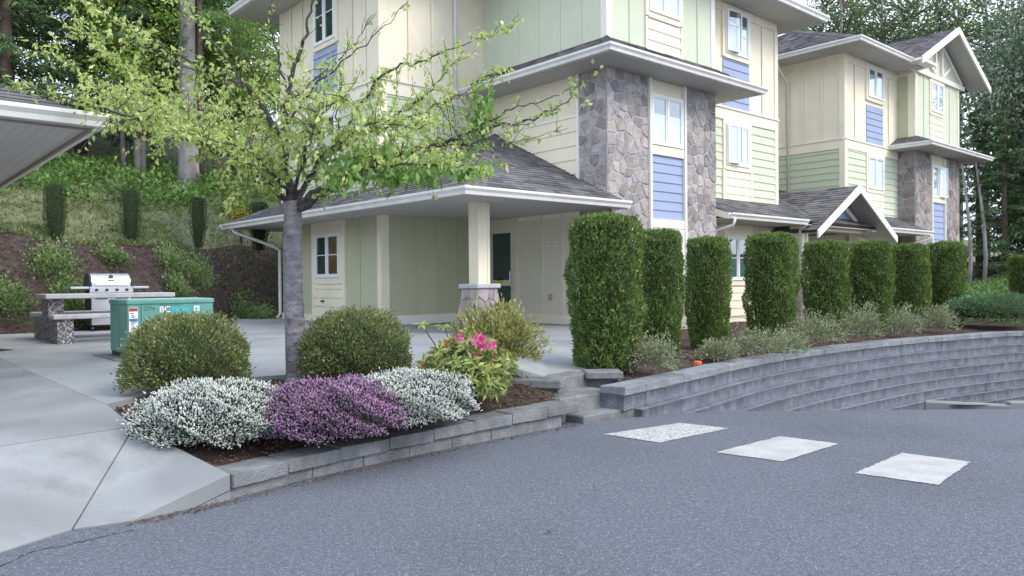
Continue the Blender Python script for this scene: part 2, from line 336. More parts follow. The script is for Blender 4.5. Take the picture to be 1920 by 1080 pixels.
# crosswalk blocks
for i, q in enumerate((((1132, 814), (1275, 793), (1368, 803), (1236, 830)), ((1342, 848), (1463, 818), (1573, 832), (1467, 865)), ((1602, 887), (1692, 849), (1820, 866), (1760, 909)))):
    pts = [onz(x, y, .004) for x, y in q]
    rim = []
    for a_, b_ in zip(pts, pts[1:]+pts[:1]):
        e_ = (b_-a_).normalized(); n_ = Vector((-e_.y, e_.x, 0))
        for f_ in np.linspace(0, 1, 40, endpoint=False): rim.append(a_.lerp(b_, f_)+n_*random.uniform(-.007, .007))
    me = mesh('crosswalk_block', [(p.x, p.y, zroad(p.x, p.y)+.005) for p in rim], [tuple(range(len(rim)))[::-1]], 'worn_paint' if i == 0 else 'road_paint')
    o = link('crosswalk_block', me, road)
    if i == 0: o['label'] = 'white painted crosswalk block with worn speckled paint'
# hillside
B0 = (-6.26, 17.26)
def hz(s, t=0):
    z = .40 if s < 0 else (.44+1.92*(s/2.0)**.85 if s < 2 else 2.36+.30*(s-2) if s < 40 else 13.76+.05*(s-40))
    return z
def seff(t, s):
    q_ = min(1, max(0, (t+.9)/1.8)); return s-2.4*q_*q_*(3-2*q_)*max(0, 1-max(0, s-3)/5)
def hw(t, s, dz=0):                              # hillside coordinates: t along the bank, s up the slope
    s_ = seff(t, s)
    n = .10*math.sin(t*1.7+s)+.07*math.sin(t*3.1-s*2.3) if s > .3 else 0
    return (B0[0]+t*RX+s*LX, B0[1]+t*RY+s*LY, hz(s_, t)+n*min(1, max(0, s_))+dz)
ss = list(np.r_[-1.2, -.05, np.linspace(0, 2.6, 14), np.linspace(3, 14, 24), np.linspace(16, 90, 20)])
tt = list(np.linspace(-40, 80, 200))
V = [hw(t, s) for s in ss for t in tt]; n = len(tt)
F = [(j*n+i, j*n+i+1, (j+1)*n+i+1, (j+1)*n+i) for j in range(len(ss)-1) for i in range(n-1)]
hill = st('hillside', V, F, 'meadow'); hill.data.materials.append(MAT['bank_soil'])
for p in hill.data.polygons:
    c = p.center; s = (c.x-B0[0])*LX+(c.y-B0[1])*LY
    p.material_index = 1 if seff((c.x-B0[0])*RX+(c.y-B0[1])*RY, s) < 1.95 else 0
    p.use_smooth = True
# patio
A_ = onz(200, 758, .48)
back = [(A_.x, A_.y), (-2.95, 6.6), (-2.55, 7.35), (-1.6, 7.9), (-.7, 8.25), (0.0, 8.0)]      # patio edge behind the planting bed
stepL = onz(1024, 707, .368); stepR = onz(1106, 692, .368)
patio = [(x, y) for x, y in back]+[(-.1, 9.4), (1.0, 11.2), (1.45, 12), (1.8, 16), (3, 22), (-4.3, 22)]
h1 = onz(0, 672, .48); dr = Vector((h1.x-A_.x, h1.y-A_.y)).normalized()
patio += [(B0[0]+s_*LX+x*RX, B0[1]+s_*LY+x*RY) for x, s_ in ((1.0, 2.2), (.1, .6), (-.8, -.25), (-4, -.25), (-8, -.25))]+[(A_.x+dr.x*9, A_.y+dr.y*9)]
st('patio', *prism([(x, y) for x, y in patio], .30, .48), 'patio_concrete')
st('patio_landing', [(0, 8.0, .478), (stepL.x, stepL.y, .366), (stepR.x, stepR.y, .366), (1.25, 9.8, .40), (1.45, 12, .479), (1.0, 11.25, .4795), (-.1, 9.45, .4795), (.45, 9.3, .42), (0, 8.0, .1), (stepL.x, stepL.y, .1), (stepR.x, stepR.y, .1), (1.25, 9.8, .1)], [(0, 1, 7), (1, 2, 7), (2, 3, 7), (3, 4, 5), (3, 5, 7), (5, 6, 7), (6, 0, 7), (0, 8, 9, 1), (1, 9, 10, 2), (2, 10, 11, 3)], 'patio_concrete')
# sidewalk slabs down to the road
sw = tag(empty('sidewalk', (-3.4, 4.8, 0)), kind='structure')
a3 = Vector((A_.x, A_.y, .478)); b3 = onz(252, 799, .375); c3 = onz(434, 889, .165); d3 = onz(250, 976, .006); e3 = onz(135, 993, .006); f3 = onz(-150, 1083, .006)
fl = f3+(f3-e3).normalized()*9; g3 = onz(-150, 859, .375); gl = g3+Vector((-1, -.30, 0)).normalized()*8+Vector((0, 0, .0)); hl = Vector((A_.x+dr.x*9, A_.y+dr.y*9, .478))
for poly in ((b3, c3, d3, e3), (g3, b3, e3, f3), (gl, g3, f3, fl), (g3, gl, hl, a3, b3)):
    cen = sum((Vector(p) for p in poly), Vector())/len(poly); top = []
    n = len(poly)
    for i, p in enumerate(poly):                # pull the edges in so that the joints are open
        p = Vector(p); e1 = (Vector(poly[i-1])-p).normalized(); e2 = (Vector(poly[(i+1) % n])-p).normalized(); top.append(p+(e1+e2)*.006)
    V = [tuple(p-Vector(sw.location)) for p in top]; V += [(x, y, z-.22) for x, y, z in V]
    m_ = len(V)//2; V += V[:m_]; T_ = 2*m_
    F = [(T_, T_+i, T_+i+1) for i in range(1, m_-1)]+[(i, (i+1) % m_, m_+(i+1) % m_, m_+i) for i in range(m_)]
    so_ = mo('slab', V, F, 'concrete', sw)
    for k_, p in enumerate(so_.data.polygons): p.use_smooth = k_ < m_-2
mo('joint_bed', [tuple(Vector(p)-Vector((0, 0, .10))-Vector(sw.location)) for p in (hl, a3, b3, c3, d3, e3, f3, fl, gl)], [(0, 1, 2, 8), (2, 3, 4, 5), (2, 5, 6, 7, 8)], 'bank_soil', sw)
# ------------------------------------------------------------------ kerb of the planting bed
def path_blocks(parent, P, L, length, width, ztop, h, mat, name, off=0, start=0, end=None, c=.012, gap=.006, cond=None, jit=.004):
    d = np.r_[0, np.cumsum(np.linalg.norm(np.diff(P, axis=0), axis=1))]; base = Vector(parent.location); s = start; vars_ = []
    for _ in range(3): vars_.append(mesh(name, *cbx(-(length-gap)/2, (length-gap)/2, 0, width, -h, 0, c, jit), mat))
    k = 0; end = end or L
    while s+length <= end+.02:
        q = [np.array([np.interp(x, d, P[:, 0]), np.interp(x, d, P[:, 1])]) for x in (s, s+length)]
        t = q[1]-q[0]; t /= np.linalg.norm(t); nrm = np.array([-t[1], t[0]]); m_ = (q[0]+q[1])/2+nrm*off
        zt = ztop(s+length/2, m_) if callable(ztop) else ztop
        if cond is None or cond(m_, zt):
            o = link(name, vars_[k % 3], parent, (m_[0]-base.x, m_[1]-base.y, zt-base.z), math.atan2(t[1], t[0])); k += 1
        s += length
kp = [onz(x, y, 0)[:2] for x, y in ((437, 938), (560, 905), (700, 873), (900, 831), (1000, 812), (1088, 795))]
kpath, klen = resample(spline(kp, 10), .05)
ke = tag(empty('planter_kerb', (kp[0][0], kp[0][1], 0)), label='low curved concrete block kerb in front of the heather bed', cat='kerb')
ktop = lambda s, m: .165+.05*s/klen
KB = klen/8
path_blocks(ke, kpath, klen, KB, .27, ktop, .095, 'kerb_block', 'cap_block', start=.0, c=.006, gap=.002, jit=.003)
path_blocks(ke, kpath, klen, KB, .20, lambda s, m: ktop(s, m)-.098, .17, 'kerb_block', 'block', off=.035, start=KB/2-KB, c=.005, gap=.002, jit=.003)
# ------------------------------------------------------------------ curved retaining wall
rw = tag(empty('retaining_wall', (wp[0][0], wp[0][1], 0)), label='long curved retaining wall of grey split-face blocks', cat='wall')
path_blocks(rw, wpath, wlen, .42, .30, CAPZ, .085, 'cap_block', 'cap_block', end=15.5, c=.008, gap=.003)
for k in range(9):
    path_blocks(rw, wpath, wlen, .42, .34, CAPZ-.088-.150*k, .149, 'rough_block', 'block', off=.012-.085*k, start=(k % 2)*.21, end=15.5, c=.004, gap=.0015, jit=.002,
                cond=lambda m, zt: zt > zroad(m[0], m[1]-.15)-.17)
# planting bed behind the wall
def bedz(x, y): return .262+.06*min(1, max(0, y-np.interp(x, wpath[:, 0], wpath[:, 1])-.3))+.13*max(0, x-11)*min(1, max(0, (y-16)/4))+.012*math.sin(x*5+y*3)
xs = np.r_[np.linspace(1.10, 9, 50), np.linspace(9.4, 30, 30)]; js = np.r_[np.linspace(.12, 3, 16), np.linspace(3.5, 26, 16)]
V = []; n = len(xs)
for j in js:
    for x in xs:
        y = np.interp(x, wpath[:, 0], wpath[:, 1])+j+.12; V.append((x+.03*j, y, bedz(x, y)))
st('planting_bed', V, [(j*n+i, j*n+i+1, (j+1)*n+i+1, (j+1)*n+i) for j in range(len(js)-1) for i in range(n-1)], 'mulch')
# heather bed
fr = np.array([(p[0]+.0, p[1]) for p in kpath]); nb = 40
fi = np.stack([np.interp(np.linspace(0, 1, nb), np.linspace(0, 1, len(fr)), fr[:, i]) for i in (0, 1)], 1)
tg = np.gradient(fi, axis=0); tg /= np.linalg.norm(tg, axis=1, keepdims=True); fi = fi+np.stack([-tg[:, 1], tg[:, 0]], 1)*.22
bk = np.array(back); d = np.r_[0, np.cumsum(np.linalg.norm(np.diff(bk, axis=0), axis=1))]; bi = np.stack([np.interp(np.linspace(0, d[-1], nb), d, bk[:, i]) for i in (0, 1)], 1)
V = []
def hbz(a, r): return (.13+.05*a)*(1-r)+.43*r+.03*math.sin(math.pi*r)
for r in np.linspace(0, 1, 14):
    for i in range(nb):
        p = fi[i]*(1-r)+bi[i]*r; V.append((p[0], p[1], hbz(i/nb, r)+.012*math.sin(p[0]*17)*math.cos(p[1]*13)))
st('heather_bed', V, [(j*nb+i, j*nb+i+1, (j+1)*nb+i+1, (j+1)*nb+i) for j in range(13) for i in range(nb-1)], 'mulch')
# bark chips on both beds
C = []
for _ in range(5200):
    a, r = random.random(), random.random()**1.3; i = min(nb-1, int(a*nb)); p = fi[i]*(1-r)+bi[i]*r; C.append((p[0]+random.uniform(-.03, .03), p[1], hbz(a, r)+.012))
for _ in range(5200):
    x = random.uniform(1.2, 9); y = np.interp(x, wpath[:, 0], wpath[:, 1])+.32+random.random()**2*2.2; C.append((x+.02, y, bedz(x, y)+.006))
C = np.array(C); D = rng.normal(size=C.shape)*[1, 1, .25]
tag(link('bark_mulch', leaves('bark_mulch', C, D, rng.uniform(.015, .05, len(C)), rng.uniform(.008, .018, len(C)), 'litter', fold=.1, droop=0)), label='shredded brown bark mulch covering the planting beds', cat='mulch', kind='stuff')
# ------------------------------------------------------------------ steps up to the patio
sp = tag(empty('garden_steps', (.9, 7.4, 0)), label='short concrete block steps from the road up to the patio', cat='steps')
def quad_step(name, pf0, pf1, z, z0, depth, mat='kerb_block', c=.012):
    a, b = onz(*pf0, z), onz(*pf1, z); t = (b-a); ln = t.length; o = link(name, mesh(name, *cbx(0, ln, 0, depth, z0-z, 0, c, .002), mat), sp, a-Vector(sp.location), math.atan2(t.y, t.x)); return o
quad_step('step', (1095, 781), (1203, 761), .075, -.10, .9)
quad_step('step', (1050, 748), (1152, 731), .228, -.05, .95)
quad_step('step', (1026, 713), (1108, 698), .372, .10, .5)
quad_step('cheek_cap', (946, 711), (1052, 714), .385, .30, .26)
quad_step('cheek_block', (975, 722), (1047, 725), .296, .05, .2)
quad_step('cheek_cap', (1098, 698), (1169, 697), .39, .31, .3)
quad_step('cheek_block', (1102, 710), (1164, 709), .306, .0, .26)
# far kerb on the right
fk = tag(empty('road_kerb', (6.6, 12, -.7)), label='pale concrete road kerb at the foot of the retaining wall', cat='kerb')
kk = np.array([(6.62, 12.25), (6.75, 12.0), (7.2, 11.85), (9, 11.6), (14, 11.2), (22, 11)]); kk, L_ = resample(spline(kk, 8), .05)
path_blocks(fk, kk, L_, 1.2, .16, lambda s, m: zroad(m[0], m[1])+.11, .4, 'concrete', 'kerb_stone', c=.02)
st('verge', *grid(list(np.linspace(6.9, 30, 30)), list(np.linspace(11.9, 18, 12)), lambda x, y: zroad(x, y)+.085), 'bank_soil')
# ------------------------------------------------------------------ building kit (local axes: x along the right facade, y along the left facade)
def fbx(face, a0, a1, z0, z1, d0, d1):
    ax, c = face
    if ax == 'u': return bxv(c-d1, c-d0, a0, a1, z0, z1)
    return bxv(a0, a1, c-d1, c-d0, z0, z1)
def fb(par, name, face, a0, a1, z0, z1, d0, d1, mat): return mo(name, *fbx(face, a0, a1, z0, z1, d0, d1), mat, par)
def planks(par, face, a0, a1, z0, z1, mat, ex=.19, d=.004):
    par = fb(par, 'siding', face, a0, a1, z0, z1, -.01, d, mat)
    z = z0; cache = {}
    while z < z1-.02:
        h = min(ex, z1-z); key = round(h, 3)
        if key not in cache:
            ax, c = face; o, t = .026, .006
            if ax == 'u': V = [(0, a0, 0), (0, a1, 0), (-o, a1, .0), (-o, a0, .0), (-t, a1, h), (-t, a0, h), (0, a0, h), (0, a1, h)]; F = [(0, 1, 2, 3), (3, 2, 4, 5), (5, 4, 7, 6), (0, 3, 5, 6), (1, 7, 4, 2)]
            else: V = [(a0, 0, 0), (a1, 0, 0), (a1, -o, 0), (a0, -o, 0), (a1, -t, h), (a0, -t, h), (a0, 0, h), (a1, 0, h)]; F = [(0, 3, 2, 1), (3, 5, 4, 2), (5, 6, 7, 4), (0, 6, 5, 3), (1, 2, 4, 7)]
            V = [tuple(v) for v in V]; cache[key] = mesh('plank', V, F, mat)
        off = (face[1]-d, 0, z) if face[0] == 'u' else (0, face[1]-d, z)
        link('plank', cache[key], par, off); z += ex
    return par
def battens(par, face, pos, z0, z1, mat, w=.06, d=.022):
    me = None
    for a in pos:
        ax, c = face
        if me is None:
            me = mesh('batten', *(bxv(-d, 0, -w/2, w/2, z0, z1) if ax == 'u' else bxv(-w/2, w/2, -d, 0, z0, z1)), mat)
        link('batten', me, par, (c-.012, a, 0) if ax == 'u' else (a, c-.012, 0))
def panel(par, face, a0, a1, z0, z1, mat, bat=(), bmat=None, w=.06):
    p = fb(par, 'wall_panel', face, a0, a1, z0, z1, -.01, .012, mat); battens(p, face, bat, z0, z1, bmat or mat, w); return p
def window(par, face, a0, a1, z0, z1, glassm='pane', split=.5, muntin=.33, trim='cream', tw=.09, curtain='blind', opened=None, curt=.55, sillw=True):
    f = .045; d0, d1 = -.02, .085
    fr = join([fbx(face, a0, a1, z0, z0+f, d0, d1), fbx(face, a0, a1, z1-f, z1, d0, d1), fbx(face, a0, a0+f, z0+f, z1-f, d0, d1), fbx(face, a1-f, a1, z0+f, z1-f, d0, d1)])
    wo = mo('window', *fr, 'vinyl', par)
    am = a0+(a1-a0)*split
    fb(wo, 'mullion', face, am-.03, am+.03, z0+f, z1-f, d0, .09, 'vinyl')
    fb(wo, 'dark_room_sheet', face, a0+.01, a1-.01, z0+.01, z1-.01, .034, .038, 'dark_room')  # flat dark sheet, its colour standing in for the unlit room behind
    if curtain: fb(wo, 'curtain', face, a0+.02, a1-.02, z0+.02, z0+(z1-z0)*curt, .039, .044, curtain)
    for i, (p0, p1) in enumerate(((a0+f, am-.03), (am+.03, a1-f))):
        s = .035
        if opened == i:
            ax = face[0]; wd = p1-p0+.05
            def loc(lst):
                V, F = join(lst); return V, F
            rr = [(-.02, wd, 0, s), (-.02, wd, z1-z0-2*f-s, z1-z0-2*f), (-.02, s, s, z1-z0-2*f-s), (wd-s, wd, s, z1-z0-2*f-s)]
            sash = mo('sash', *join([bxv(x0, x1, -.02, .02, y0, y1) for x0, x1, y0, y1 in rr]), 'vinyl', wo)
            mo('pane', *bxv(s, wd-s, -.004, .004, s, z1-z0-2*f-s), glassm, sash)
            if muntin: mo('muntin', *bxv(s, wd-s, -.010, .010, (z1-z0)*muntin+.12, (z1-z0)*muntin+.145), 'vinyl', sash)
            sash.location = (p0, face[1]-.10, z0+f); sash.rotation_euler = (0, 0, -.14)
            mo('operator', *bxv(.1, wd*.75, .005, .10, -.015, .005), 'grey_plastic', sash)
            continue
        mo('sash', *join([fbx(face, p0, p1, z0+f, z0+f+s, d0, .072), fbx(face, p0, p1, z1-f-s, z1-f, d0, .072), fbx(face, p0, p0+s, z0+f+s, z1-f-s, d0, .072), fbx(face, p1-s, p1, z0+f+s, z1-f-s, d0, .072)]), 'vinyl', wo)
        fb(wo, 'pane', face, p0+s, p1-s, z0+f+s, z1-f-s, .055, .060, glassm)
        if muntin: fb(wo, 'muntin', face, p0+s, p1-s, z0+(z1-z0)*muntin, z0+(z1-z0)*muntin+.022, .060, .068, 'vinyl')
    if trim:
        for r in ((a0-tw, a0, z0-tw, z1+tw), (a1, a1+tw, z0-tw, z1+tw), (a0, a1, z1, z1+tw), (a0, a1, z0-tw-.02, z0)):
            fb(wo, 'trim_board', face, *r, -.01, .055, trim)
    return wo
def shingles(par, poly, name='shingle_course', ex=.145, thick=.016):
    P = [Vector(p) for p in poly]; e = (P[1]-P[0]).normalized(); nrm = Vector()
    for i in range(len(P)): nrm += P[i].cross(P[(i+1) % len(P)])
    nrm.normalize()
    if nrm.z < 0: nrm = -nrm
    s = nrm.cross(e)
    if s.z < 0: s = -s
    Q = [((p-P[0]).dot(e), (p-P[0]).dot(s)) for p in P]
    def rng_at(b):
        xs = []
        for i in range(len(Q)):
            (a0, b0), (a1, b1) = Q[i], Q[(i+1) % len(Q)]
            if abs(b1-b0) < 1e-9:
                if abs(b-b0) < 1e-6: xs += [a0, a1]
                continue
            t = (b-b0)/(b1-b0)
            if -1e-6 <= t <= 1+1e-6: xs.append(a0+t*(a1-a0))
        return (min(xs), max(xs)) if xs else None
    V = []; F = []; bmax = max(q[1] for q in Q); b = 0
    pt = lambda a, bb, h: P[0]+e*a+s*bb+nrm*h
    while b < bmax-.01:
        b1 = min(bmax-.001, b+ex); r0 = rng_at(b+.001); r1 = rng_at(b1-.001)
        if r0 and r1:
            a = r0[0]; cuts = [0.0]; L = max(r0[1]-r0[0], .01)
            x = random.uniform(.05, .25)
            while x < L-.06: cuts.append(x/L); x += random.choice((.15, .17, .2, .3, .33))
            cuts.append(1.0)
            for c0, c1 in zip(cuts, cuts[1:]):
                h = thick*random.uniform(.6, 1.5); jb = random.uniform(-.006, .006) if b > 0 else 0
                lo0, hi0 = r0[0]+c0*(r0[1]-r0[0])+.002, r0[0]+c1*(r0[1]-r0[0])-.002
                lo1, hi1 = r1[0]+c0*(r1[1]-r1[0])+.002, r1[0]+c1*(r1[1]-r1[0])-.002
                i = len(V); V += [pt(lo0, b+jb, h), pt(hi0, b+jb, h), pt(hi1, b1, .004), pt(lo1, b1, .004), pt(lo0, b+jb, -.002), pt(hi0, b+jb, -.002)]
                F += [(i, i+1, i+2, i+3), (i+4, i+5, i+1, i), (i+4, i, i+3), (i+5, i+2, i+1)]
        b += ex
    deck = mo('roof_slope', [tuple(p) for p in P]+[tuple(p-nrm*.05) for p in P], [tuple(range(len(P))), tuple(range(2*len(P)-1, len(P)-1, -1))]+[(i, i+len(P), (i+1) % len(P)+len(P), (i+1) % len(P)) for i in range(len(P))], 'shingle_deck', par)
    o = mo(name, V, F, 'shingle', deck); o['kind'] = 'stuff'; return deck
def hip_caps(par, p, q, wd=.15):
    p, q = Vector(p), Vector(q); d = (q-p); L = d.length; d.normalize(); sd = d.cross(Vector((0, 0, 1))).normalized(); up = sd.cross(d); V = []; F = []; x = 0
    while x < L-.05:
        a, b = p+d*x, p+d*min(L, x+.2); i = len(V); h = .05
        V += [a+up*h, a+sd*wd+up*(h-.075), a-sd*wd+up*(h-.075), b+up*(h-.02), b+sd*wd+up*(h-.09), b-sd*wd+up*(h-.09), a+up*(h-.04), a+sd*wd+up*(h-.10), a-sd*wd+up*(h-.10)]
        F += [(i, i+1, i+4, i+3), (i, i+3, i+5, i+2), (i+6, i+7, i+1, i), (i+6, i, i+2, i+8)]; x += .15
    o = mo('hip_cap', V, F, 'shingle', par); o['kind'] = 'stuff'; return o
def gutter(par, pts, z, out, h=.13, w=.12, name='gutter', c0=None, c1=None):     # pts two ends in plan, out = unit outward direction
    (x0, y0), (x1, y1) = pts; prof = [(0, 0), (0, -h), (w*.62, -h), (w*.72, -h*.62), (w, -h*.3), (w, 0), (w-.018, 0), (w-.018, -.03), (.02, -.03), (.02, 0)]
    c0 = c0 or (0, 0); c1 = c1 or (0, 0); V = []
    for (x, y), c in (((x0, y0), c0), ((x1, y1), c1)):
        for a, b in prof: V.append((x+out[0]*a+c[0]*a, y+out[1]*a+c[1]*a, z+b))
    n = len(prof); F = [(i, (i+1) % n, n+(i+1) % n, n+i) for i in range(n)]+[tuple(range(n))[::-1], tuple(range(n, 2*n))]
    return mo(name, V, F, 'gutter', par)
def poly_soffit(par, poly, z, mat='soffit_y', t=.02): return mo('soffit', *prism(poly, z, z+t), mat, par)
def voronoi(wd, ht, size, seed):
    R_ = random.Random(seed); nx, ny = max(1, round(wd/size)), max(1, round(ht/(size*.82))); pts = []
    for j in range(ny):
        for i in range(nx): pts.append(((i+.5+R_.uniform(-.44, .44)+.25*(j % 2))*wd/nx % wd, (j+.5+R_.uniform(-.44, .44))*ht/ny))
    cells = []
    for i, (px_, py_) in enumerate(pts):
        poly = [(0, 0), (wd, 0), (wd, ht), (0, ht)]
        for k, (qx, qy) in enumerate(pts):
            if k == i or (qx-px_)**2+(qy-py_)**2 > (3.2*size)**2: continue
            mx_, my_ = (px_+qx)/2, (py_+qy)/2; nx_, ny_ = qx-px_, qy-py_; out_ = []
            for a, b in zip(poly, poly[1:]+poly[:1]):
                da = (a[0]-mx_)*nx_+(a[1]-my_)*ny_; db = (b[0]-mx_)*nx_+(b[1]-my_)*ny_
                if da <= 0: out_.append(a)
                if da*db < 0: t = da/(da-db); out_.append((a[0]+t*(b[0]-a[0]), a[1]+t*(b[1]-a[1])))
            poly = out_
            if not poly: break
        if len(poly) >= 3: cells.append(poly)
    return cells
def inset(poly, d):
    n = len(poly); out_ = []
    cx, cy = sum(p[0] for p in poly)/n, sum(p[1] for p in poly)/n
    for x, y in poly:
        l = math.hypot(x-cx, y-cy); k = max(.3, 1-d*1.25/max(l, .02)); out_.append((cx+(x-cx)*k, cy+(y-cy)*k))
    return out_
def stones(par, fn, wd, ht, size, seed, mat='stone', joint=.009):      # fn(a, b, depth) -> local point
    back_ = mo('stone_cladding', [fn(a, b, d) for d in (-.02, .0) for a, b in ((0, 0), (wd, 0), (wd, ht), (0, ht))], [(0, 1, 2, 3), (4, 5, 6, 7), (0, 4, 7, 3), (1, 2, 6, 5), (3, 7, 6, 2), (0, 1, 5, 4)], 'mortar', par)
    R_ = random.Random(seed+5)
    for c in voronoi(wd, ht, size, seed):
        # drop tiny edges
        c2 = [p for i, p in enumerate(c) if math.hypot(p[0]-c[i-1][0], p[1]-c[i-1][1]) > .02]
        if len(c2) < 3: continue
        a = inset(c2, joint); b = inset(c2, joint+.004); t = inset(c2, joint+.022); n = len(c2); h = R_.uniform(.008, .022); tx, ty = R_.uniform(-.05, .05), R_.uniform(-.05, .05)
        cx, cy = sum(p[0] for p in c2)/n, sum(p[1] for p in c2)/n
        V = [fn(x, y, -.005) for x, y in a]+[fn(x, y, h*.6) for x, y in b]+[fn(x, y, h+(x-cx)*tx+(y-cy)*ty) for x, y in t]
        F = [(i, (i+1) % n, n+(i+1) % n, n+i) for i in range(n)]+[(n+i, n+(i+1) % n, 2*n+(i+1) % n, 2*n+i) for i in range(n)]+[tuple(range(2*n, 3*n))]
        mo('stone', V, F, mat, back_)
    return back_
def downspout(par, pts, r=.04):
    return mo('downspout', *tube(pts, r, 8), 'gutter', par, True)
Zr = lambda z: z+.9                                # height measured from the eye -> height above the patio
# ------------------------------------------------------------------ near apartment building
VM = .75
A = empty('apartment_building', bw(0, 0), TH, label='nearest three-storey cream and green apartment building with stone corner bay and porch', cat='building')
foot = [(0, 0), (3.58, 0), (3.58, VM), (7.54, VM), (7.54, 9.5), (-2.744, 8.4), (-2.744, 3.75), (0, 3.75)]
mo('wall', *prism(foot, -.3, 7.63), 'cream_panel', A)
LU, RV, RM, WL, WR = ('u', 0.0), ('v', 0.0), ('v', VM), ('u', -2.744), ('v', 3.75)
# stone corner
stones(A, lambda a, b, d: (-.03-d, a, b-.1), .73, Zr(4.11)+.1, .25, 11)
stones(A, lambda a, b, d: (a-.03, -.03-d, b-.1), 1.23, Zr(4.11)+.1, .25, 12)
stones(A, lambda a, b, d: (a+2.42, -.03-d, b-.1), 1.16, Zr(4.11)+.1, .25, 13)
# bay window strip
for a0, a1 in ((1.2, 1.262), (2.36, 2.425)): fb(A, 'trim_board', RV, a0, a1, -.1, Zr(4.1), 0, .095, 'white_trim')
fb(A, 'wall_panel', RV, 1.262, 2.36, -.1, Zr(4.1), -.01, .012, 'cream_panel')
window(A, RV, 1.28, 2.33, Zr(2.77), Zr(3.80), trim=None, muntin=None, curt=.62); fb(A, 'trim_board', RV, 1.262, 2.36, Zr(2.57), Zr(2.75), .012, .07, 'cream')
planks(A, RV, 1.262, 2.36, Zr(1.25), Zr(2.57), 'blue_plank', .193, .012); fb(A, 'trim_board', RV, 1.262, 2.36, Zr(1.08), Zr(1.25), .012, .07, 'cream')
window(A, RV, 1.28, 2.33, Zr(-.02), Zr(1.06), trim=None, curt=.4)
# third floor of the bay
panel(A, RV, .12, 3.44, Zr(4.45), 7.63, 'pale_green', (.68, 2.95), 'pale_green'); panel(A, LU, .12, 3.72, Zr(4.45), 7.63, 'pale_green', (.66, 1.26, 1.89, 2.53, 3.15), 'pale_green')
for f_, a0, a1 in ((RV, -.03, .12), (LU, 0, .12), (RV, 3.44, 3.58)): fb(A, 'corner_board', f_, a0, a1, Zr(4.4), 7.63, .0, .032, 'white_trim')
window(A, RV, 1.24, 2.28, Zr(5.46), Zr(6.62), muntin=None, curt=.62, tw=.10)
planks(A, RV, 1.14, 2.38, Zr(4.45), Zr(5.33), 'cream', .22, .012); 
for a in (1.17, 2.35): fb(A, 'trim_board', RV, a-.03, a+.03, Zr(4.45), Zr(5.33), .03, .05, 'white_trim')
# left side of the bay, second floor: cream lap siding
planks(A, LU, .73, 3.75, Zr(1.30), Zr(3.36), 'cream', .283); fb(A, 'frieze_board', LU, .73, 3.75, Zr(3.36), Zr(4.11), 0, .016, 'cream_panel')
fb(A, 'trim_board', LU, .70, .76, Zr(1.3), Zr(4.11), 0, .075, 'white_trim')
# porch back wall with the door
panel(A, LU, .76, 3.75, .10, Zr(1.40), 'beige_panel', (1.237, 1.823, 2.60), 'beige_panel', .07); fb(A, 'base_board', LU, .76, 3.75, .01, .19, 0, .045, 'cream_panel')
dr_ = mo('door', *join([fbx(LU, 2.70, 2.80, .03, 2.16, .0, .05), fbx(LU, 3.44, 3.54, .03, 2.16, .0, .05), fbx(LU, 2.80, 3.44, 1.97, 2.16, 0, .05), fbx(LU, 2.80, 3.44, .03, .19, 0, .05), fbx(LU, 2.80, 3.44, .80, .93, 0, .05)]), 'beige_panel', A)
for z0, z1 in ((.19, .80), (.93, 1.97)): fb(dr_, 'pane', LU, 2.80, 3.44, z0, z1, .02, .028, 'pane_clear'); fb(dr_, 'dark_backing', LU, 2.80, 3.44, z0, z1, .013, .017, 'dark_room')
fb(dr_, 'door_notice', LU, 3.06, 3.28, .82, .92, .05, .053, 'lime_sign'); fb(dr_, 'notice_header', LU, 3.07, 3.27, .92, .965, .05, .053, 'black_metal')
mo('handle', *join([tube([(-.05, 2.76, .85), (-.11, 2.76, .85), (-.11, 2.76, 1.12), (-.05, 2.76, 1.12)], .013, 6), fbx(LU, 2.74, 2.78, .72, .76, .05, .065)]), 'metal', dr_)
for r in ((2.60, 2.70, .03, 2.28), (3.54, 3.64, .03, 2.28), (2.70, 3.54, 2.16, 2.28)): fb(dr_, 'door_frame', LU, *r, .0, .06, 'beige_panel')
sg = fb(A, 'wall_sign', LU, 1.385, 1.69, Zr(.725), Zr(.80), .012, .022, 'white_sign')
mo('lettering', *join([fbx(LU, x, x+w_, Zr(.745), Zr(.78), .022, .0235) for x, w_ in ((1.65, .012), (1.62, .010), (1.58, .025), (1.545, .02), (1.51, .022), (1.475, .015), (1.44, .022), (1.41, .016))]), 'grey_plastic', sg)
fb(A, 'outlet_cover', LU, 1.53, 1.61, Zr(-.40), Zr(-.27), .012, .05, 'grey_plastic')
# wing beside the porch
panel(A, WR, -2.6, 0, .10, Zr(1.40), 'green_panel', (-1.97, -1.38, -.78), 'green_panel', .07); fb(A, 'base_board', WR, -2.744, 0, .01, .20, 0, .05, 'white_trim')
panel(A, WL, 3.85, 8.4, .10, Zr(1.40), 'green_panel', (4.62, 7.4, 8.0), 'green_panel', .07); fb(A, 'base_board', WL, 3.75, 8.4, .01, .16, 0, .05, 'cream_panel')
fb(A, 'corner_board', WL, 3.72, 3.86, .16, Zr(1.4), .0, .045, 'cream'); fb(A, 'corner_board', WR, -2.79, -2.59, .20, Zr(1.4), .0, .045, 'cream')
window(A, WL, 5.43, 6.57, Zr(.12), Zr(1.12), 'pane_clear', trim='cream', curtain=None, muntin=.5, tw=.13)
fb(A, 'curtain', WL, 5.5, 5.95, Zr(.2), Zr(1.05), .046, .05, 'orange_curtain')
planks(A, WL, 5.30, 6.70, .16, Zr(.0), 'cream', .20, .02); fb(A, 'hose_tap', WL, 6.2, 6.26, .46, .50, .04, .10, 'black_metal')
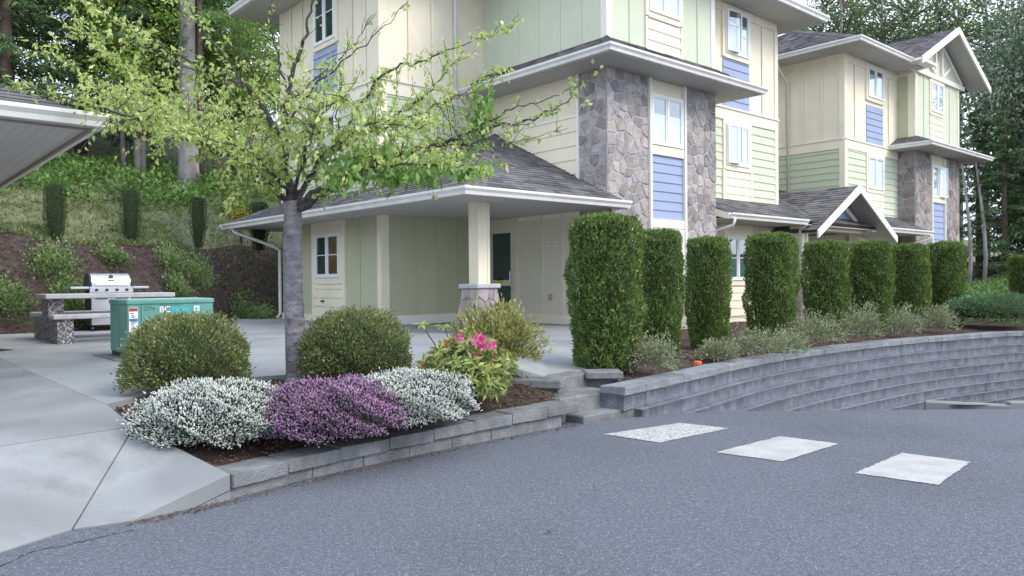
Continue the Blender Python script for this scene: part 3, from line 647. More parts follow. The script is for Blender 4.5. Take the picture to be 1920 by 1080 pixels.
for a in (5.27, 6.73): fb(A, 'trim_board', WL, a-.05, a+.05, .16, Zr(1.40), .012, .05, 'cream')
fb(A, 'frieze_board', WL, 5.32, 6.68, Zr(1.25), Zr(1.4), .012, .04, 'cream')
# wing upper floors
for f_, a0, a1 in ((WL, 3.70, 8.4), (WR, -2.744, 0), (RM, 3.58, 7.57)):
    fb(A, 'belt_board', f_, a0, a1, Zr(3.90), Zr(4.17), 0, .04, 'cream'); fb(A, 'belt_cap', f_, a0, a1, Zr(4.17), Zr(4.21), 0, .075, 'white_trim')
planks(A, WL, 3.86, 8.3, Zr(1.85), Zr(3.9), 'sage_plank', .2); planks(A, WR, -2.6, 0, Zr(1.85), Zr(3.9), 'sage_plank', .2)
battens(A, WR, (-2.03, -1.43), Zr(4.21), 7.63, 'cream_panel'); battens(A, WL, (4.3, 4.85, 7.2, 7.8), Zr(4.21), 7.63, 'cream_panel')
for f_, a0, a1 in ((WL, 3.72, 3.86), (WR, -2.79, -2.6), (WL, 8.27, 8.4)): fb(A, 'corner_board', f_, a0, a1, Zr(1.85), Zr(3.9), .0, .034, 'cream'); fb(A, 'corner_board', f_, a0, a1, Zr(4.21), 7.63, .0, .034, 'cream_panel')
window(A, WL, 5.53, 6.52, Zr(5.46), Zr(6.62), 'pane_clear', curtain=None, muntin=.55); planks(A, WL, 5.53, 6.62, Zr(4.22), Zr(5.33), 'blue_plank', .193, .01)
window(A, WL, 5.53, 6.52, Zr(2.77), Zr(3.8), 'pane_clear', curtain='blind')
# recessed right-hand wall
battens(A, RM, (4.55, 6.83), Zr(4.21), Zr(6.52), 'cream_panel', .05)
fb(A, 'frieze_board', RM, 3.58, 7.54, Zr(6.52), 7.63, 0, .03, 'cream'); fb(A, 'corner_board', RM, 7.42, 7.57, Zr(4.21), Zr(6.52), 0, .035, 'cream'); fb(A, 'corner_board', RM, 7.42, 7.57, 2.6, Zr(3.9), 0, .035, 'cream')
window(A, RM, 5.10, 6.14, Zr(5.53), Zr(6.62), muntin=.45, curt=.72, opened=0, tw=.10); planks(A, RM, 5.05, 6.2, Zr(4.21), Zr(5.40), 'blue_plank', .193, .01)
planks(A, RM, 3.58, 7.42, Zr(1.9), Zr(3.9), 'pale_green', .198)
window(A, RM, 5.10, 6.14, Zr(2.80), Zr(3.82), muntin=None, curt=1, opened=0, tw=.10); q = planks(A, RM, 5.05, 6.2, Zr(1.9), Zr(2.65), 'cream', .2, .03)
for a in (5.02, 6.24): fb(A, 'trim_board', RM, a-.045, a+.045, Zr(1.9), Zr(2.68), .004, .06, 'cream')
panel(A, RM, 3.6, 7.54, -.05, Zr(1.35), 'beige_panel', (4.9, 6.7, 7.1), 'beige_panel', .08)
window(A, RM, 5.12, 6.06, Zr(-.02), Zr(1.06), muntin=.5, curtain='teal_curtain', curt=.5, tw=.11); planks(A, RM, 5.0, 6.2, .0, Zr(-.18), 'cream', .19, .014); fb(A, 'frieze_board', RM, 4.9, 6.3, Zr(1.17), Zr(1.42), .012, .04, 'cream')
# porch roof: hipped, 6 in 12
PZ, PP = Zr(1.47), .483
E0, F0, F1 = -3.80, -.45, 9.42
def pz(du): return PZ+PP*du
h1_ = -2.744-E0
pr = shingles(A, [(E0, F0, PZ), (E0, F1, PZ), (-2.744, F1-h1_, pz(h1_)), (-2.744, F0+h1_, pz(h1_))])
shingles(A, [(-2.744, F0+h1_, pz(h1_)), (-2.744, 3.75, pz(h1_)), (0, 3.75, pz(-E0)), (0, F0-E0, pz(-E0))])
shingles(A, [(E0, F0, PZ), (.06, F0, PZ), (.06, F0-E0, pz(-E0)), (0, F0-E0, pz(-E0))])
shingles(A, [(E0, F1, PZ), (2, F1, PZ), (2, F1-h1_, pz(h1_)), (-2.744, F1-h1_, pz(h1_))])
hip_caps(A, (E0, F0, PZ), (0, F0-E0, pz(-E0))); hip_caps(A, (E0, F1, PZ), (-2.744, F1-h1_, pz(h1_)))
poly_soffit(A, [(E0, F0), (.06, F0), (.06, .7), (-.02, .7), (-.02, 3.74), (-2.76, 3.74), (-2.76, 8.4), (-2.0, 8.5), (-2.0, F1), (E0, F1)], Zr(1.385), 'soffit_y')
gutter(A, ((E0, F0), (E0, F1)), PZ+.02, (-1, 0), c0=(0, -1)); gutter(A, ((E0, F0), (.06, F0)), PZ+.02, (0, -1), c0=(-1, 0)); gutter(A, ((E0, F1), (1, F1)), PZ+.02, (0, 1), c0=(-1, 0))
mo('rake_board', [(.06, F0, PZ-.12), (.06, F0, PZ+.0), (.06, .05, PZ+.24), (.06, .05, PZ-.12), (.09, F0, PZ-.12), (.09, F0, PZ), (.09, .05, PZ+.24), (.09, .05, PZ-.12)], [(0, 1, 2, 3), (4, 7, 6, 5), (0, 4, 5, 1), (1, 5, 6, 2), (0, 3, 7, 4)], 'white_trim', A)
downspout(A, [(-3.82, 8.95, PZ-.10), (-3.78, 8.93, PZ-.2), (-3.0, 8.46, Zr(.93)), (-2.82, 8.45, Zr(.83)), (-2.82, 8.45, .15), (-2.9, 8.45, .03)])
downspout(A, [(-.848, 3.64, 7.5), (-.848, 3.68, 7.3), (-.848, 3.68, Zr(3.1))])
# porch column
cu, cv = -2.70, .60
co = mo('porch_column', *join([bxv(cu-.12, cu+.12, cv-.12, cv+.12, .86, Zr(1.385)), bxv(cu-.132, cu-.08, cv-.132, cv-.08, .86, Zr(1.38)), bxv(cu+.08, cu+.132, cv-.132, cv-.08, .86, Zr(1.38)), bxv(cu-.132, cu-.08, cv+.08, cv+.132, .86, Zr(1.38))]), 'cream', A)
mo('column_cap', *cbx(cu-.27, cu+.27, cv-.27, cv+.27, .78, .86, .015), 'column_cap', co)
mo('column_core', [(cu+sx*r, cv+sy*r, z) for z, r in ((0, .30), (.78, .205)) for sx, sy in ((-1, -1), (1, -1), (1, 1), (-1, 1))], [(0, 1, 5, 4), (1, 2, 6, 5), (2, 3, 7, 6), (3, 0, 4, 7), (4, 5, 6, 7)], 'mortar', co)
for fi_ in range(2):
    def cfn(a, b, d, fi_=fi_):
        k = .315-.10*b/.78; a_ = (a-.35)/.35*k
        return (cu-k-d, cv+a_, b) if fi_ == 0 else (cu+a_, cv-k-d, b)
    for c in voronoi(.70, .775, .25, 31+fi_):
        c2 = [p for i, p in enumerate(c) if math.hypot(p[0]-c[i-1][0], p[1]-c[i-1][1]) > .02]; n = len(c2)
        if n < 3: continue
        a, b, t = inset(c2, .004), inset(c2, .008), inset(c2, .025); h = random.uniform(.012, .03)
        mo('stone', [cfn(x, y, -.02) for x, y in a]+[cfn(x, y, h*.6) for x, y in b]+[cfn(x, y, h) for x, y in t], [(i, (i+1) % n, n+(i+1) % n, n+i) for i in range(n)]+[(n+i, n+(i+1) % n, 2*n+(i+1) % n, 2*n+i) for i in range(n)]+[tuple(range(2*n, 3*n))], 'column_stone', co)
# skirt roof round the stone bay
def skirt(par, x0, x1, yf, yl, yr, z, rise, o, xw0, xw1, yw, left=True):
    zg = z+.13
    if left: shingles(par, [(x0, yf, zg), (x0, yl, zg), (xw0, yl, zg+rise), (xw0, yw, zg+rise)]); hip_caps(par, (x0, yf, zg), (xw0, yw, zg+rise), .11)
    shingles(par, [(x0, yf, zg), (x1, yf, zg), (xw1, yw, zg+rise), (xw0, yw, zg+rise)])
    shingles(par, [(x1, yf, zg), (x1, yr, zg), (xw1, yr, zg+rise), (xw1, yw, zg+rise)])
    mo('soffit', *prism([(x0, yf), (x1, yf), (x1, yr), (x0, yr)], z, z+.02), 'soffit_x', par)
    if yl > yr: mo('soffit', *prism([(x0, yr), (xw0+.0, yr), (xw0+.0, yl), (x0, yl)], z, z+.02), 'soffit_y', par)
    gutter(par, ((x0, yf), (x1, yf)), zg+.015, (0, -1), c0=(-1, 0), c1=(1, 0)); gutter(par, ((x0, yf), (x0, yl)), zg+.015, (-1, 0), c0=(0, -1)); gutter(par, ((x1, yf), (x1, yr)), zg+.015, (1, 0), c0=(0, -1))
skirt(A, -.70, 4.36, -.70, 3.74, VM, Zr(4.11), .46, .7, 0, 3.58, 0)
# top eaves and roof
ex0, ex1, ey0, ey1 = -3.62, 8.40, -.85, 9.3
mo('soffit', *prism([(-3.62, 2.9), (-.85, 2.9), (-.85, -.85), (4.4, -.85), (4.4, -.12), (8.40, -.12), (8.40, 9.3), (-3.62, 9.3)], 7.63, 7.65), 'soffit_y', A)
gutter(A, ((4.4, -.12), (8.40, -.12)), 7.80, (0, -1), h=.15, c1=(1, 0)); gutter(A, ((8.4, -.12), (8.4, 9.3)), 7.80, (1, 0), h=.15, c0=(0, -1)); gutter(A, ((-3.62, 2.9), (-3.62, 9.3)), 7.80, (-1, 0), h=.15, c0=(0, -1)); gutter(A, ((-3.62, 2.9), (-.85, 2.9)), 7.8, (0, -1), h=.15, c0=(-1, 0)); gutter(A, ((-.85, -.85), (4.4, -.85)), 7.8, (0, -1), h=.15, c0=(-1, 0)); gutter(A, ((-.85, -.85), (-.85, 2.9)), 7.8, (-1, 0), h=.15, c0=(0, -1))
mo('roof', [(-3.62, 2.9, 7.79), (8.4, -.12, 7.79), (8.4, 9.3, 7.79), (-3.62, 9.3, 7.79), (.5, 4.9, 9.6), (4.4, 4.9, 9.6), (-.85, -.85, 7.79), (4.4, -.85, 7.79), (4.4, -.12, 7.79), (-.85, 2.9, 7.79)], [(0, 9, 4), (9, 6, 4), (6, 7, 5, 4), (7, 8, 5), (8, 1, 5), (1, 2, 5), (2, 3, 4, 5), (3, 0, 4)], 'shingle_deck', A)
# ------------------------------------------------------------------ entrance porch between the two buildings
N = empty('entrance_porch', bw(9.5, .3), TH, label='gabled entrance porch with blue gable panel between the two apartment buildings', cat='porch')
def nb_(name, x0, x1, y0, y1, z0, z1, mat): return box(name, x0-9.5, x1-9.5, y0-.3, y1-.3, z0, z1, mat, N)
def no_(V): return [(x-9.5, y-.3, z) for x, y, z in V]
MZ = Zr(1.47); ME = -.25
shingles(N, no_([(3.72, ME, MZ), (15.2, ME, MZ), (15.2, .79, MZ+.52), (3.72, .79, MZ+.52)]))
shingles(N, no_([(7.58, .79, MZ+.52), (11.45, .79, MZ+.52), (11.45, 4.5, MZ+2.0), (7.58, 4.5, MZ+2.0)]))
gutter(N, ((3.72-9.5, ME-.3), (7.15-9.5, ME-.3)), MZ+.015, (0, -1)); gutter(N, ((11.7-9.5, ME-.3), (15.2-9.5, ME-.3)), MZ+.015, (0, -1))
mo('soffit', *prism([(x-9.5, y-.3) for x, y in ((3.72, ME), (15.2, ME), (15.2, .79), (11.47, .79), (11.47, 3), (7.54, 3), (7.54, .74), (3.72, .74))], Zr(1.36), Zr(1.38)), 'soffit_x', N)
mo('rake_board', no_([(3.70, ME-.02, MZ-.12), (3.70, ME-.02, MZ+.01), (3.70, .70, MZ+.37), (3.70, .70, MZ+.12), (3.73, ME-.02, MZ-.12), (3.73, ME-.02, MZ+.01), (3.73, .70, MZ+.37), (3.73, .70, MZ+.12)]), [(0, 1, 2, 3), (4, 7, 6, 5), (0, 4, 5, 1), (0, 3, 7, 4)], 'white_trim', N)
GU, GV, GH, GW = 9.5, -.55, Zr(2.50), 2.27
GP = (GH-Zr(1.22))/GW
shingles(N, no_([(GU-GW, 4.2, GH-GW*GP), (GU-GW, GV, GH-GW*GP), (GU, GV, GH), (GU, 4.2, GH)])); shingles(N, no_([(GU+GW, GV, GH-GW*GP), (GU+GW, 4.2, GH-GW*GP), (GU, 4.2, GH), (GU, GV, GH)]))
for s_ in (-1, 1):
    V = [(GU+s_*x, GV-y, z) for y in (0, .045) for x, z in ((0, GH+.02), (GW+.06, GH-(GW+.06)*GP+.02), (GW+.06, GH-(GW+.06)*GP-.17), (0, GH-.20))]
    mo('barge_board', no_(V), [(0, 1, 2, 3), (4, 7, 6, 5), (0, 4, 5, 1), (2, 6, 7, 3), (1, 5, 6, 2)], 'white_trim', N)
    V = [(GU+s_*x, y, z) for y in (GV+.01, 1.0) for x, z in ((0, GH-.10), (GW-.1, GH-(GW-.1)*GP-.10), (GW-.1, GH-(GW-.1)*GP-.12), (0, GH-.12))]
    mo('gable_soffit', no_(V), [(0, 1, 2, 3), (4, 7, 6, 5), (0, 4, 5, 1), (2, 6, 7, 3), (1, 5, 6, 2)], 'soffit_y', N)
    mo('rafter', no_([(GU+s_*x, y, z) for y in (.02, .12) for x, z in ((0, GH-.22), (GW-.55, GH-(GW-.3)*GP-.06), (GW-.75, GH-(GW-.3)*GP-.06), (0, GH-.40))]), [(0, 1, 2, 3), (4, 7, 6, 5), (0, 4, 5, 1), (2, 6, 7, 3)], 'white_trim', N)
nb_('gable_beam', 7.75, 11.25, -.02, .16, Zr(1.28), Zr(1.52), 'cream')
mo('gable_panel', no_([(GU-1.3, .13, Zr(1.5)), (GU+1.3, .13, Zr(1.5)), (GU, .13, Zr(2.25)), (GU-1.3, .17, Zr(1.5)), (GU+1.3, .17, Zr(1.5)), (GU, .17, Zr(2.25))]), [(0, 1, 2), (5, 4, 3), (0, 2, 5, 3), (1, 4, 5, 2)], 'blue_plank', N)
for x, y in ((7.48, .12), (11.5, .45)):
    p = mo('post', *join([bxv(x-9.65, x-9.35, y-.45, y-.15, .75, Zr(1.36)), bxv(x-9.68, x-9.60, y-.48, y-.40, .75, Zr(1.36)), bxv(x-9.40, x-9.32, y-.48, y-.40, .75, Zr(1.36))]), 'cream', N)
    mo('post_cap', *cbx(x-9.78, x-9.22, y-.58, y-.02, .67, .75, .012), 'column_cap', p)
    mo('post_base', *cbx(x-9.72, x-9.28, y-.52, y-.08, -.2, .67, .03), 'brown_stone', p)
nb_('back_wall', 7.54, 11.47, 3.0, 3.15, -.2, Zr(3.0), 'cream_panel'); nb_('floor_slab', 7.54, 11.47, -.3, 3.0, -.2, -.02, 'patio_concrete')
nb_('entry_door', 9.0, 10.0, 2.93, 3.0, 0, 2.1, 'dark_room')
nb_('porch_lamp', 10.75, 11.05, -.35, -.20, Zr(1.30), Zr(1.355), 'grey_plastic')
downspout(N, no_([(3.86, ME-.08, MZ-.1), (3.86, ME-.05, MZ-.25), (3.70, .55, Zr(1.0)), (3.70, .62, .1)]))
downspout(N, no_([(7.12, ME-.06, MZ-.1), (7.25, -.06, MZ-.22), (7.25, -.06, .1)]))
downspout(N, no_([(15.0, ME-.08, MZ-.1), (15.0, ME-.05, MZ-.2), (14.0, .55, Zr(.85)), (13.9, .66, .1)]))
# ------------------------------------------------------------------ far apartment building
UB, VB, IB, FB, EB = 11.47, .79, 15.24, .24, 19.06
Bd = empty('apartment_building', bw(UB, VB), TH, label='farther cream apartment building with gabled stone bay and blue panels', cat='building')
Bp = empty('building_shell', (-UB, -VB, 0)); Bp.parent = Bd
mo('wall', *prism([(UB, VB), (IB, VB), (IB, FB), (EB, FB), (EB, 9), (UB, 9)], -.3, 7.63), 'cream_panel', Bp)
BL, BM, BF, BI = ('u', UB), ('v', VB), ('v', FB), ('u', IB)
stones(Bp, lambda a, b, d: (IB-.03-d, FB+a, b-.1), .56, Zr(4.15)+.1, .32, 51, 'brown_stone')
stones(Bp, lambda a, b, d: (IB+a-.03, FB-.03-d, b-.1), 1.24, Zr(4.15)+.1, .32, 52, 'brown_stone')
stones(Bp, lambda a, b, d: (17.66+a, FB-.03-d, b-.1), 1.40, Zr(4.15)+.1, .32, 53, 'brown_stone')
for a0, a1 in ((16.45, 16.52), (17.60, 17.67)): fb(Bp, 'trim_board', BF, a0, a1, 0, Zr(4.1), 0, .095, 'white_trim')
window(Bp, BF, 16.55, 17.58, Zr(2.70), Zr(3.80), trim=None, muntin=None, curt=.9, opened=1)
planks(Bp, BF, 16.52, 17.6, Zr(1.10), Zr(2.55), 'blue_plank', .2, .012); fb(Bp, 'trim_board', BF, 16.52, 17.6, Zr(2.55), Zr(2.69), .0, .07, 'cream'); fb(Bp, 'trim_board', BF, 16.52, 17.6, Zr(.9), Zr(1.1), .0, .07, 'cream')
battens(Bp, BL, (1.46, 2.10, 2.70, 3.3), Zr(4.21), Zr(6.5), 'cream_panel', .07); fb(Bp, 'frieze_board', BL, VB, 8, Zr(6.5), 7.63, 0, .03, 'cream_panel')
for f_, a0, a1 in ((BL, VB, 8), (BM, UB-.03, IB)):
    fb(Bp, 'belt_board', f_, a0, a1, Zr(3.90), Zr(4.17), 0, .04, 'cream'); fb(Bp, 'belt_cap', f_, a0, a1, Zr(4.17), Zr(4.21), 0, .07, 'white_trim')
planks(Bp, BL, VB+.14, 8, Zr(1.6), Zr(3.9), 'sage_plank', .2)
for f_, a0, a1 in ((BL, VB, VB+.14), (BM, UB-.03, UB+.14)): fb(Bp, 'corner_board', f_, a0, a1, Zr(1.4), Zr(3.9), 0, .034, 'cream'); fb(Bp, 'corner_board', f_, a0, a1, Zr(4.21), 7.63, 0, .034, 'cream')
fb(Bp, 'frieze_board', BM, UB+.14, IB, Zr(6.5), 7.63, 0, .025, 'cream')
battens(Bp, BM, (12.15, 14.55), Zr(4.21), Zr(6.5), 'cream_panel', .06)
window(Bp, BM, 12.97, 14.05, Zr(5.66), Zr(6.60), muntin=None, curt=.78, tw=.1); planks(Bp, BM, 12.93, 14.1, Zr(4.21), Zr(5.42), 'blue_plank', .2, .012)
planks(Bp, BM, UB+.14, IB, Zr(1.85), Zr(3.9), 'pale_green', .2)
window(Bp, BM, 12.97, 14.05, Zr(2.80), Zr(3.82), muntin=None, curt=1, tw=.1); planks(Bp, BM, 12.90, 14.12, Zr(1.85), Zr(2.66), 'cream', .2, .03)
panel(Bp, BM, UB, IB, 0, Zr(1.36), 'beige_panel', (12.1, 12.7, 14.3), 'beige_panel', .1)
# gabled third floor of the bay
panel(Bp, BF, IB+.14, EB-.1, Zr(4.3), Zr(6.75), 'pale_green', (15.95, 18.2), 'pale_green', .05); panel(Bp, BI, FB, VB, Zr(4.3), 7.5, 'green_panel')
for f_, a0, a1 in ((BF, IB-.03, IB+.14), (BI, FB, FB+.2), (BF, EB-.12, EB+.03)): fb(Bp, 'corner_board', f_, a0, a1, Zr(4.3), Zr(6.75), 0, .035, 'cream')
window(Bp, BF, 16.50, 17.55, Zr(5.60), Zr(6.62), muntin=None, curt=.75, tw=.1); planks(Bp, BF, 16.42, 17.62, Zr(4.4), Zr(5.45), 'cream', .2, .03)
skirt(Bp, 14.55, 19.95, -.50, VB, VB, Zr(4.15), .33, .7, IB, EB, FB)
# main hip roof and gable
RZ = Zr(6.85)
shingles(Bp, [(10.65, -.05, RZ), (15.3, -.05, RZ), (15.3, 4.2, RZ+2.1), (14.9, 4.2, RZ+2.1)]); shingles(Bp, [(10.65, -.05, RZ), (10.65, 8.6, RZ), (14.9, 4.4, RZ+2.1), (14.9, 4.2, RZ+2.1)])
hip_caps(Bp, (10.65, -.05, RZ), (14.9, 4.2, RZ+2.1))
gutter(Bp, ((10.65, -.05), (14.45, -.05)), RZ+.015, (0, -1), c0=(-1, 0)); gutter(Bp, ((10.65, -.05), (10.65, 8.6)), RZ+.015, (-1, 0), c0=(0, -1))
mo('soffit', *prism([(10.65, -.05), (15.24, -.05), (15.24, .78), (11.48, .78), (11.48, 8.6), (10.65, 8.6)], Zr(6.73), Zr(6.75)), 'soffit_y', Bp)
KU, KV, KH, KW = 17.15, -.42, Zr(8.36), 3.02
KP = (KH-Zr(6.85))/KW
shingles(Bp, [(KU-KW, 6, KH-KW*KP), (KU-KW, KV, KH-KW*KP), (KU, KV, KH), (KU, 6, KH)]); shingles(Bp, [(KU+KW, KV, KH-KW*KP), (KU+KW, 6, KH-KW*KP), (KU, 6, KH), (KU, KV, KH)])
for s_ in (-1, 1):
    V = [(KU+s_*x, KV-y, z) for y in (0, .05) for x, z in ((0, KH+.03), (KW+.06, KH-(KW+.06)*KP+.03), (KW+.06, KH-(KW+.06)*KP-.19), (0, KH-.20))]
    mo('barge_board', V, [(0, 1, 2, 3), (4, 7, 6, 5), (0, 4, 5, 1), (2, 6, 7, 3), (1, 5, 6, 2)], 'white_trim', Bp)
    V = [(KU+s_*x, y, z) for y in (KV+.01, FB) for x, z in ((0, KH-.10), (KW-.05, KH-(KW-.05)*KP-.10), (KW-.05, KH-(KW-.05)*KP-.12), (0, KH-.12))]
    mo('gable_soffit', V, [(0, 1, 2, 3), (4, 7, 6, 5), (0, 4, 5, 1), (2, 6, 7, 3), (1, 5, 6, 2)], 'soffit_y', Bp)
fb(Bp, 'gable_return', BF, KU-KW-.02, IB+.1, Zr(6.765), Zr(6.845), .26, .63, 'white_trim')
mo('gable_wall', [(KU-2.5, FB-.012, Zr(6.75)), (KU+2.5, FB-.012, Zr(6.75)), (KU, FB-.012, KH-.12), (KU-2.5, FB+.1, Zr(6.75)), (KU+2.5, FB+.1, Zr(6.75)), (KU, FB+.1, KH-.12)], [(0, 1, 2), (5, 4, 3), (0, 2, 5, 3), (1, 4, 5, 2), (0, 3, 4, 1)], 'pale_green', Bp)
fb(Bp, 'gable_beam', BF, KU-2.3, KU+2.3, Zr(6.70), Zr(6.86), .012, .10, 'white_trim')
def strut(p, q, w_=.055):
    (x0, z0), (x1, z1) = p, q; d_ = math.hypot(x1-x0, z1-z0); nx_, nz_ = -(z1-z0)/d_*w_, (x1-x0)/d_*w_
    mo('gable_strut', [(x, y, z) for y in (FB-.09, FB-.015) for x, z in ((x0+nx_, z0+nz_), (x1+nx_, z1+nz_), (x1-nx_, z1-nz_), (x0-nx_, z0-nz_))], [(0, 1, 2, 3), (4, 7, 6, 5), (0, 4, 5, 1), (2, 6, 7, 3), (1, 5, 6, 2), (0, 3, 7, 4)], 'white_trim', Bp)
strut((KU-2.1, Zr(6.88)), (KU, KH-.25)); strut((KU+2.1, Zr(6.88)), (KU, KH-.25)); strut((KU-.28, Zr(6.88)), (KU-.28, KH-.4)); strut((KU+.28, Zr(6.88)), (KU+.28, KH-.4)); strut((KU-.3, Zr(6.9)), (KU-1.0, Zr(7.3))); strut((KU+.3, Zr(6.9)), (KU+1.0, Zr(7.3)))
ve = fb(Bp, 'gable_vent', BF, KU-.15, KU+.15, Zr(7.45), Zr(7.85), .012, .03, 'black_metal')
for i in range(5): fb(ve, 'louvre', BF, KU-.15, KU+.15, Zr(7.46)+i*.08, Zr(7.49)+i*.08, .03, .05, 'white_trim')
for o in list(Bp.children): o.parent = Bd; o.location = o.location+Vector((-UB, -VB, 0))
bpy.data.objects.remove(Bp)
downspout(Bd, [(10.63-UB, 2.5-VB, RZ-.1), (10.75-UB, 2.52-VB, RZ-.3), (11.4-UB, 2.55-VB, RZ-.7), (11.40-UB, 2.55-VB, 3.2)])
# ------------------------------------------------------------------ shelter whose eave reaches in at the left
cs = onz(179, 241, Zr(1.55)+ORG[2])
SH = empty('picnic_shelter', (cs.x, cs.y, ORG[2]), TH, label='shelter building with white eave and grey soffit at the left edge', cat='building')
hs = cs.z-ORG[2]
mo('wall', *prism([(-6, 1.35), (-1.35, 1.35), (-1.35, 8), (-6, 8)], 0, hs), 'cream_panel', SH)
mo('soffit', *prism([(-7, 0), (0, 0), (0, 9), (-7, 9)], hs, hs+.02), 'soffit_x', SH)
gutter(SH, ((-7, 0), (0, 0)), hs+.14, (0, -1), c1=(1, 0)); gutter(SH, ((0, 0), (0, 9)), hs+.14, (1, 0), c0=(0, -1))
shingles(SH, [(-7, 0, hs+.12), (0, 0, hs+.12), (-3.5, 3.5, hs+1.7), (-7, 3.5, hs+1.7)]); shingles(SH, [(0, 0, hs+.12), (0, 9, hs+.12), (-3.5, 5.5, hs+1.7), (-3.5, 3.5, hs+1.7)])
mo('fascia_strip', *bxv(-.06, -.03, .02, 9, hs-.035, hs-.002), 'fascia_brown', SH); mo('fascia_strip', *bxv(-7, -.06, .03, .06, hs-.02, hs-.002), 'fascia_brown', SH)
# ------------------------------------------------------------------ clipped hedge columns
def hedge_mesh(n, seed, mat, h=1.65, r=.42, taper=.80):
    g = np.random.default_rng(seed); z = g.random(n)*1.0; th = g.random(n)*2*np.pi
    top = g.random(n) < .16
    prof = lambda z: np.where(z < .45, taper+(1-taper)*(np.clip(z, 0, .45)/.45)**.8, 1-.04*((z-.45)/.55)**2-.16*np.clip((z-.80)/.20, 0, 1)**2.5)
    # squarish cross-section with lumps
    k = 1/np.maximum(np.abs(np.cos(th)), np.abs(np.sin(th))); cross = .55+.45*np.minimum(k, 1.25)
    lump = 1+.05*np.sin(th*3+z*9+seed)+.045*np.sin(th*7-z*17+seed)+.035*np.sin(z*31+th*5)+.025*np.sin(th*13+z*43)
    rad = r*prof(z)*cross*lump*(1-.14*g.random(n)**2+.05*g.random(n)**8); rad = np.where(top, rad*np.sqrt(g.random(n)), rad); zz = np.where(top, 1.01-.03*g.random(n)-.05*(rad/r)**3+.012*np.sin(th*3+seed), z)
    C = np.stack([rad*np.cos(th), rad*np.sin(th), zz*h+.03], 1)
    D = np.stack([np.cos(th), np.sin(th), .75+0*th], 1)*np.where(top, .25, 1)[:, None]+g.normal(size=(n, 3))*.55; D[:, 2] += np.where(top, 1, .1)
    return leaves('foliage', C-unit(D)*.03, D, g.uniform(.035, .075, n), g.uniform(.012, .024, n), mat, fold=.15, droop=.05)
def core(h, r, mat, taper=.7, lv=9, seg=14):
    V = []; F = []
    for j in range(lv):
        z = j/(lv-1); q = r*(taper+(1-taper)*min(1, z/.45)**.8)*(.88 if z < .97 else .8)
        for i in range(seg): a = 2*math.pi*i/seg; V.append((q*math.cos(a), q*math.sin(a), .05+z*h*.95))
        if j: F += [((j-1)*seg+i, (j-1)*seg+(i+1) % seg, j*seg+(i+1) % seg, j*seg+i) for i in range(seg)]
    F.append(tuple(range(len(V)-seg, len(V)))); F.append(tuple(range(seg))[::-1]); return mesh('inner_twigs', V, F, mat)
M('hedge_core', (.03, .045, .02), 1, .3, 20)
hm = [hedge_mesh(21000, s, 'hedge_leaf') for s in (1, 2, 3)]; hc = core(1.58, .37, 'hedge_core'); stem = mesh('trunk', *tube([(0, 0, -.1), (.01, 0, .4)], [.035, .03], 7), 'dark_bark')
def hedge(x, d, wpx, top, zb, i, label, group, ms=hm, cr=hc, k=1.0):
    p = at(x, 540, d); hh = (at(x, top, d).z-zb)/1.66; sw_ = wpx*d/FOC/.93*k
    e = empty('hedge_column', (p.x, p.y, zb), i*1.1+.4, label=label, cat='hedge', group=group); e.scale = (sw_, sw_, hh)
    link('foliage', ms[i % len(ms)], e); link('inner_twigs', cr, e); link('trunk', stem, e); return e
hd = [(1135, 8.95, 139, 410, 'largest clipped evergreen hedge column beside the patio steps'), (1237, 10.6, 92, 437, 'second clipped evergreen hedge column from the patio steps'),
      (1328, 11.8, 86, 450, 'third clipped evergreen hedge column from the patio steps, before the stone bay'), (1446, 12.6, 95, 442, 'fourth hedge column from the steps, right of the teal-curtained window'),
      (1548, 14.3, 84, 456, 'fifth hedge column from the steps, standing before the entrance porch'), (1631, 15.2, 85, 457, 'sixth hedge column from the steps, right of the entrance post'),
      (1706, 16.4, 70, 461, 'seventh hedge column from the steps, below the far stone bay'), (1774, 17.3, 65, 457, 'eighth hedge column from the steps, last in the row by the far bay'),
      (1925, 19.0, 62, 480, 'hedge column cut off by the right edge of the picture')]
for i, (x, d, wpx, top, lb) in enumerate(hd): hedge(x, d, wpx, top, bedz(*at(x, 540, d)[:2])-.02 if i < 8 else .95, i, lb, 'clipped hedge columns along the retaining wall')
hm2 = [hedge_mesh(5000, s, 'hedge_dark', taper=.45) for s in (7, 8)]; hc2 = core(1.6, .36, 'hedge_core', .4)
for i, (x, top, bot, wpx, lb) in enumerate(((105, 347, 452, 42, 'slim dark hedge column on the slope, leftmost of four'), (247, 358, 458, 37, 'slim dark hedge column on the slope, second from left'), (373, 372, 463, 31, 'slim dark hedge column on the slope, third from left'), (487, 381, 468, 38, 'slim dark hedge column on the slope beside the porch eave'))):
    d = (16.9, 18.0, 18.9, 19.9)[i]; zb = at(x, bot, d).z
    hedge(x, d, wpx, top, zb-.05, i, lb, 'slim hedge columns on the slope', hm2, hc2)
